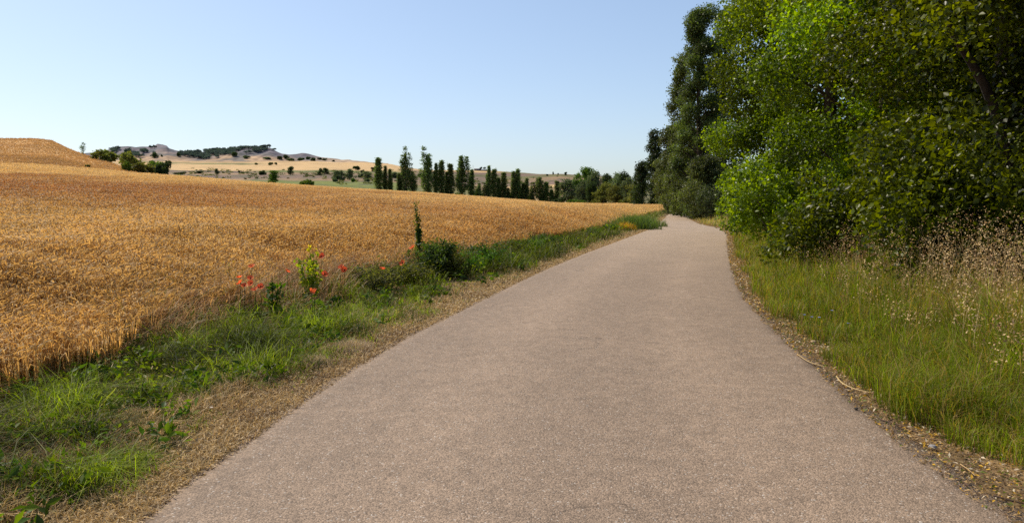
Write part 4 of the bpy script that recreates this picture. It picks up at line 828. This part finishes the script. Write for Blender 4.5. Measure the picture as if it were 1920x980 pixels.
leafy_plant('dock_plant', 105, 820, 880, 4.9, 'narrow leaved bright plant at the near left corner', 'plant', (.06, .14, .02), (.10, .21, .03), .10, 6, .16, 12, 312, .25)
for i, (px, top, bas, Y, lab, c0, c1) in enumerate([(838, 455, 540, 14.9, 'brownish weed bush against the right side of the bush under the tall weed', (.05, .06, .015), (.12, .11, .03)), (905, 452, 520, 17.2, 'dark upright weed clump after the bright green weed bush', (.03, .07, .012), (.06, .12, .02)), (955, 450, 500, 20.0, 'olive weed clump before the halfway green weed bush', (.06, .08, .015), (.12, .13, .03)), (1020, 440, 480, 24.5, 'dark weed clump past the halfway green weed bush', (.035, .07, .012), (.07, .12, .02)), (1060, 436, 466, 28.5, 'reddish brown weed clump along the far verge', (.09, .07, .03), (.16, .11, .05)), (1100, 428, 455, 33.0, 'green weed clump second from the tall grass clump', (.04, .09, .012), (.08, .15, .02)), (1140, 422, 445, 38.0, 'green weed clump next to the rusty tuft', (.05, .09, .015), (.09, .15, .02)), (755, 490, 560, 13.2, 'low dry green weed clump left of the bush under the tall weed', (.06, .075, .02), (.14, .13, .04)), (700, 500, 575, 12.4, 'greyish weed clump between the poppies and the tall weed', (.07, .08, .03), (.16, .15, .06))]):
    leafy_plant('weed_bush', px, top, bas, Y, lab, 'weed', c0, c1, .055 + .001 * Y, 44, .75, 60, 330 + i, .35, M_grass, jit=.05)
# grassy clump near the bend with its rusty fringe
def grass_clump(px, py, Y, n, H, S, label, c0, c1, seed):
    rg = RS(seed); b = at(px, py, Y); z = gz1(b[0], Y); t = link('grass_clump', None, None, (b[0], Y, z)); t.empty_display_size = .2
    tag(t, label, 'grass clump', 'single grass clumps on the left verge'); mb = MB(); q = np.clip(rg.randn(n, 2), -1.8, 1.8) * S
    c = mixc(np.array(c0), np.array(c1), rg.rand(n)); blades(mb, q[:, 0], q[:, 1], 0 * q[:, 0], H * (.5 + .5 * rg.rand(n)) * np.exp(-(q ** 2).sum(1) / (S * S * 6)), .006 * (Y / 6) ** .6, c, rg, .5, .5); mb.obj('blades', M_straw if 'straw' in label else M_grass, t)
grass_clump(1185, 428, 41, 1500, 1.15, .75, 'tall green grass clump on the left verge near the bend', (.06, .10, .03), (.13, .18, .05), 321)
grass_clump(1205, 425, 45, 1200, .95, .7, 'grey green grass clump behind the tall one near the bend', (.07, .10, .04), (.14, .17, .06), 322)
grass_clump(1172, 428, 39.5, 400, .65, .3, 'rusty orange tuft at the foot of the tall grass clump', (.40, .20, .03), (.52, .30, .05), 323)
grass_clump(655, 655, 7.8, 800, .17, .13, 'pale straw tuft at the left road edge', (.42, .31, .19), (.58, .46, .31), 324)
grass_clump(590, 690, 7.1, 600, .15, .09, 'smaller pale straw tuft nearer along the left road edge', (.42, .31, .19), (.58, .46, .31), 325)

# tall dry docks on the right
DK = [(1885, 455, 11.2, 'tallest dry brown dock stalk at the right edge'), (1905, 540, 10.0, 'dry dock stalk in front of the tallest one at the right edge'), (1800, 535, 10.6, 'reddish brown dock stalk left of the tallest one'), (1770, 545, 10.8, 'pale dry stalk left of the reddish brown dock'), (1720, 512, 12.0, 'branching dry stalk before the glossy dark shrub'), (1690, 520, 12.3, 'thin dry stalk left of the branching one'), (1650, 490, 13.2, 'dry stalk in front of the right part of the bramble'), (1615, 480, 13.8, 'dry stalk in front of the middle of the bramble'), (1575, 478, 14.6, 'dry stalk in front of the left part of the bramble'), (1855, 575, 9.2, 'short dense dry stalk near the right edge'), (1745, 570, 10.2, 'short dry stalk under the branching one'), (1680, 560, 11.2, 'short pale dry stalk in the middle of the seed heads')]
for i, (px, top, Y, lab) in enumerate(DK):
    rg = RS(400 + i); q = at(px, top, Y); lean = .12 * rg.randn(); x = q[0] - lean; z = gz1(x, Y); H = q[2] - z
    t = thing('dry_dock', (x, Y, z), lab, 'dry weed', 'tall dry weeds in the right verge'); mb = MB(); S = []
    bc = np.array([.26, .15, .075]) if i % 3 else np.array([.22, .10, .06])
    main = curve_pts([(0, 0, -.02), (lean * .3, .02, H * .5), (lean, 0, H)], 9); tube(mb, main, np.linspace(.007, .003, 9), bc, 5)
    for j in range(9):
        k = 4 + int(rg.rand() * 4.5); a = rg.rand() * 6.28; l = (.10 + .16 * rg.rand()); e = main[k] + np.array([math.cos(a) * l * .6, math.sin(a) * l * .6, l]); tube(mb, curve_pts([main[k], (main[k] + e) / 2 + np.array([math.cos(a), math.sin(a), 0]) * .03, e], 5), np.linspace(.004, .002, 5), bc, 4)
        u = rg.rand(26, 1); S.append(main[k] * (1 - u) + e * u)
    u = .6 + .4 * rg.rand(50); S.append(np.stack([np.interp(u, np.linspace(0, 1, 9), main[:, c]) for c in range(3)], 1)); mb.obj('stems', M_straw, t)
    S = np.concatenate(S); S = S[S[:, 2] > H * .45] + rg.randn((S[:, 2] > H * .45).sum(), 3) * .014; mb = MB(); leaves(mb, S, .022 + .022 * rg.rand(len(S)), mixc(np.array([.42, .28, .15]), np.array([.20, .095, .06]), rg.rand(len(S))), rg, (0, 0, .3), .8); mb.obj('seed_heads', M_straw, t)

# straws, sticks and a stone on the road edge
def straw(pts, r, col, name, label, cat):
    P = np.array([list(on_flat(*p)) + [.05] for p in pts]); P[:, 2] = np.maximum(gz(P[:, 0], P[:, 1]), .02) + .015
    o = P[0].copy(); mb = MB(); tube(mb, curve_pts(P - o, 12), np.linspace(r, r * .6, 12), col, 5); ob = mb.obj(name, M_straw); ob.location = o; tag(ob, label, cat, 'straws and twigs on the right road edge')
straw([(1495, 670), (1515, 685), (1545, 694), (1555, 694)], .006, (.55, .4, .2), 'dry_straw', 'pale straw lying on the asphalt, farthest of the straws', 'straw')
straw([(1568, 712), (1578, 726), (1605, 738), (1640, 745)], .007, (.62, .46, .22), 'dry_straw', 'long curved pale straw on the right asphalt edge', 'straw')
straw([(1650, 795), (1690, 806), (1720, 820)], .006, (.12, .07, .045), 'dead_twig', 'dark twig on the road edge below the curved straw', 'twig')
straw([(1710, 826), (1750, 833), (1790, 834)], .005, (.5, .32, .16), 'dead_twig', 'pale brown twig right of the dark twig', 'twig')
straw([(1862, 940), (1890, 948), (1918, 955)], .006, (.10, .06, .04), 'dead_twig', 'dark twig near the bottom right corner', 'twig')
straw([(1800, 880), (1815, 890), (1828, 902)], .004, (.58, .4, .2), 'dry_straw', 'short straw on the asphalt, nearest of the straws', 'straw')
for px, py, s, lab, c in [(1748, 845, .022, 'small grey stone on the right road edge', (.34, .31, .30)), (1605, 772, .014, 'small dark clod on the asphalt near the right edge', (.06, .05, .04)), (1558, 718, .012, 'tiny dark clod beside the curved straw', (.05, .045, .04)), (1525, 646, .028, 'pale tan stone in the grass edge farther up', (.5, .36, .22))]:
    x, y = on_flat(px, py); rg = RS(int(px)); n = 42; i = np.arange(n) + .5; ph = np.arccos(1 - 2 * i / n); tt_ = np.pi * (1 + 5 ** .5) * i
    import bmesh
    bm = bmesh.new(); bmesh.ops.create_icosphere(bm, subdivisions=2, radius=s)
    for v in bm.verts: v.co = Vector((v.co.x * 1.3, v.co.y, v.co.z * .7)) * (.8 + .4 * float(vnoise(v.co.x / s * 1.3 + px, v.co.y / s + v.co.z / s, 1, 2)))
    V = np.array([v.co[:] for v in bm.verts]); T = [[v.index for v in f.verts] for f in bm.faces]; bm.free()
    mb = MB(); mb.add(V, T, c); o = mb.obj('stone', M_stone, smooth=True); o.location = (x, y, max(gz1(x, y), .02) + s * .5); tag(o, lab, 'stone', 'stones and clods at the right road edge')

# ------------------------------------------------------------------ light, sky, camera
SUN_AZ, SUN_EL = -55., 50.   # azimuth from +Y, negative = left
sv = Vector((math.sin(R(SUN_AZ)) * math.cos(R(SUN_EL)), math.cos(R(SUN_AZ)) * math.cos(R(SUN_EL)), math.sin(R(SUN_EL))))
sl = bpy.data.lights.new('sun', 'SUN'); sl.energy = 5.0; sl.angle = R(.53); sl.color = (1, .90, .72)
so = bpy.data.objects.new('sun', sl); C.objects.link(so); so.rotation_euler = sv.to_track_quat('Z', 'Y').to_euler(); so.location = (-20, 10, 30)
w = bpy.data.worlds.new('World'); bpy.context.scene.world = w; w.use_nodes = True
nt = w.node_tree; bg = nt.nodes['Background']; sk = nt.nodes.new('ShaderNodeTexSky'); sk.sky_type = 'NISHITA'; sk.sun_disc = False
sk.sun_elevation = R(SUN_EL); sk.sun_rotation = R(SUN_AZ); sk.air_density = 1.0; sk.dust_density = 1.8; sk.ozone_density = 2.6; sk.altitude = 700
gm = nt.nodes.new('ShaderNodeGamma'); gm.inputs[1].default_value = .72; vm = nt.nodes.new('ShaderNodeVectorMath'); vm.operation = 'MULTIPLY'; vm.inputs[1].default_value = (1.49, 1.56, 1.66)
nt.links.new(sk.outputs[0], gm.inputs[0]); nt.links.new(gm.outputs[0], vm.inputs[0]); nt.links.new(vm.outputs[0], bg.inputs[0]); bg.inputs[1].default_value = .15

cam = bpy.data.cameras.new('camera'); co = bpy.data.objects.new('camera', cam); C.objects.link(co)
cam.sensor_width = 36; cam.lens = 36 * F_PX / 1920; cam.clip_start = .05; cam.clip_end = 12000
co.location = (0, 0, CAMZ); co.rotation_euler = (R(90) - PITCH, 0, 0)
sc_ = bpy.context.scene; sc_.camera = co
sc_.view_settings.view_transform = 'Standard'; sc_.view_settings.look = 'None'; sc_.view_settings.exposure = 0
sc_.cycles.max_bounces = 5; sc_.cycles.transmission_bounces = 3; sc_.cycles.diffuse_bounces = 2; sc_.cycles.glossy_bounces = 2
sc_.cycles.use_denoising = False
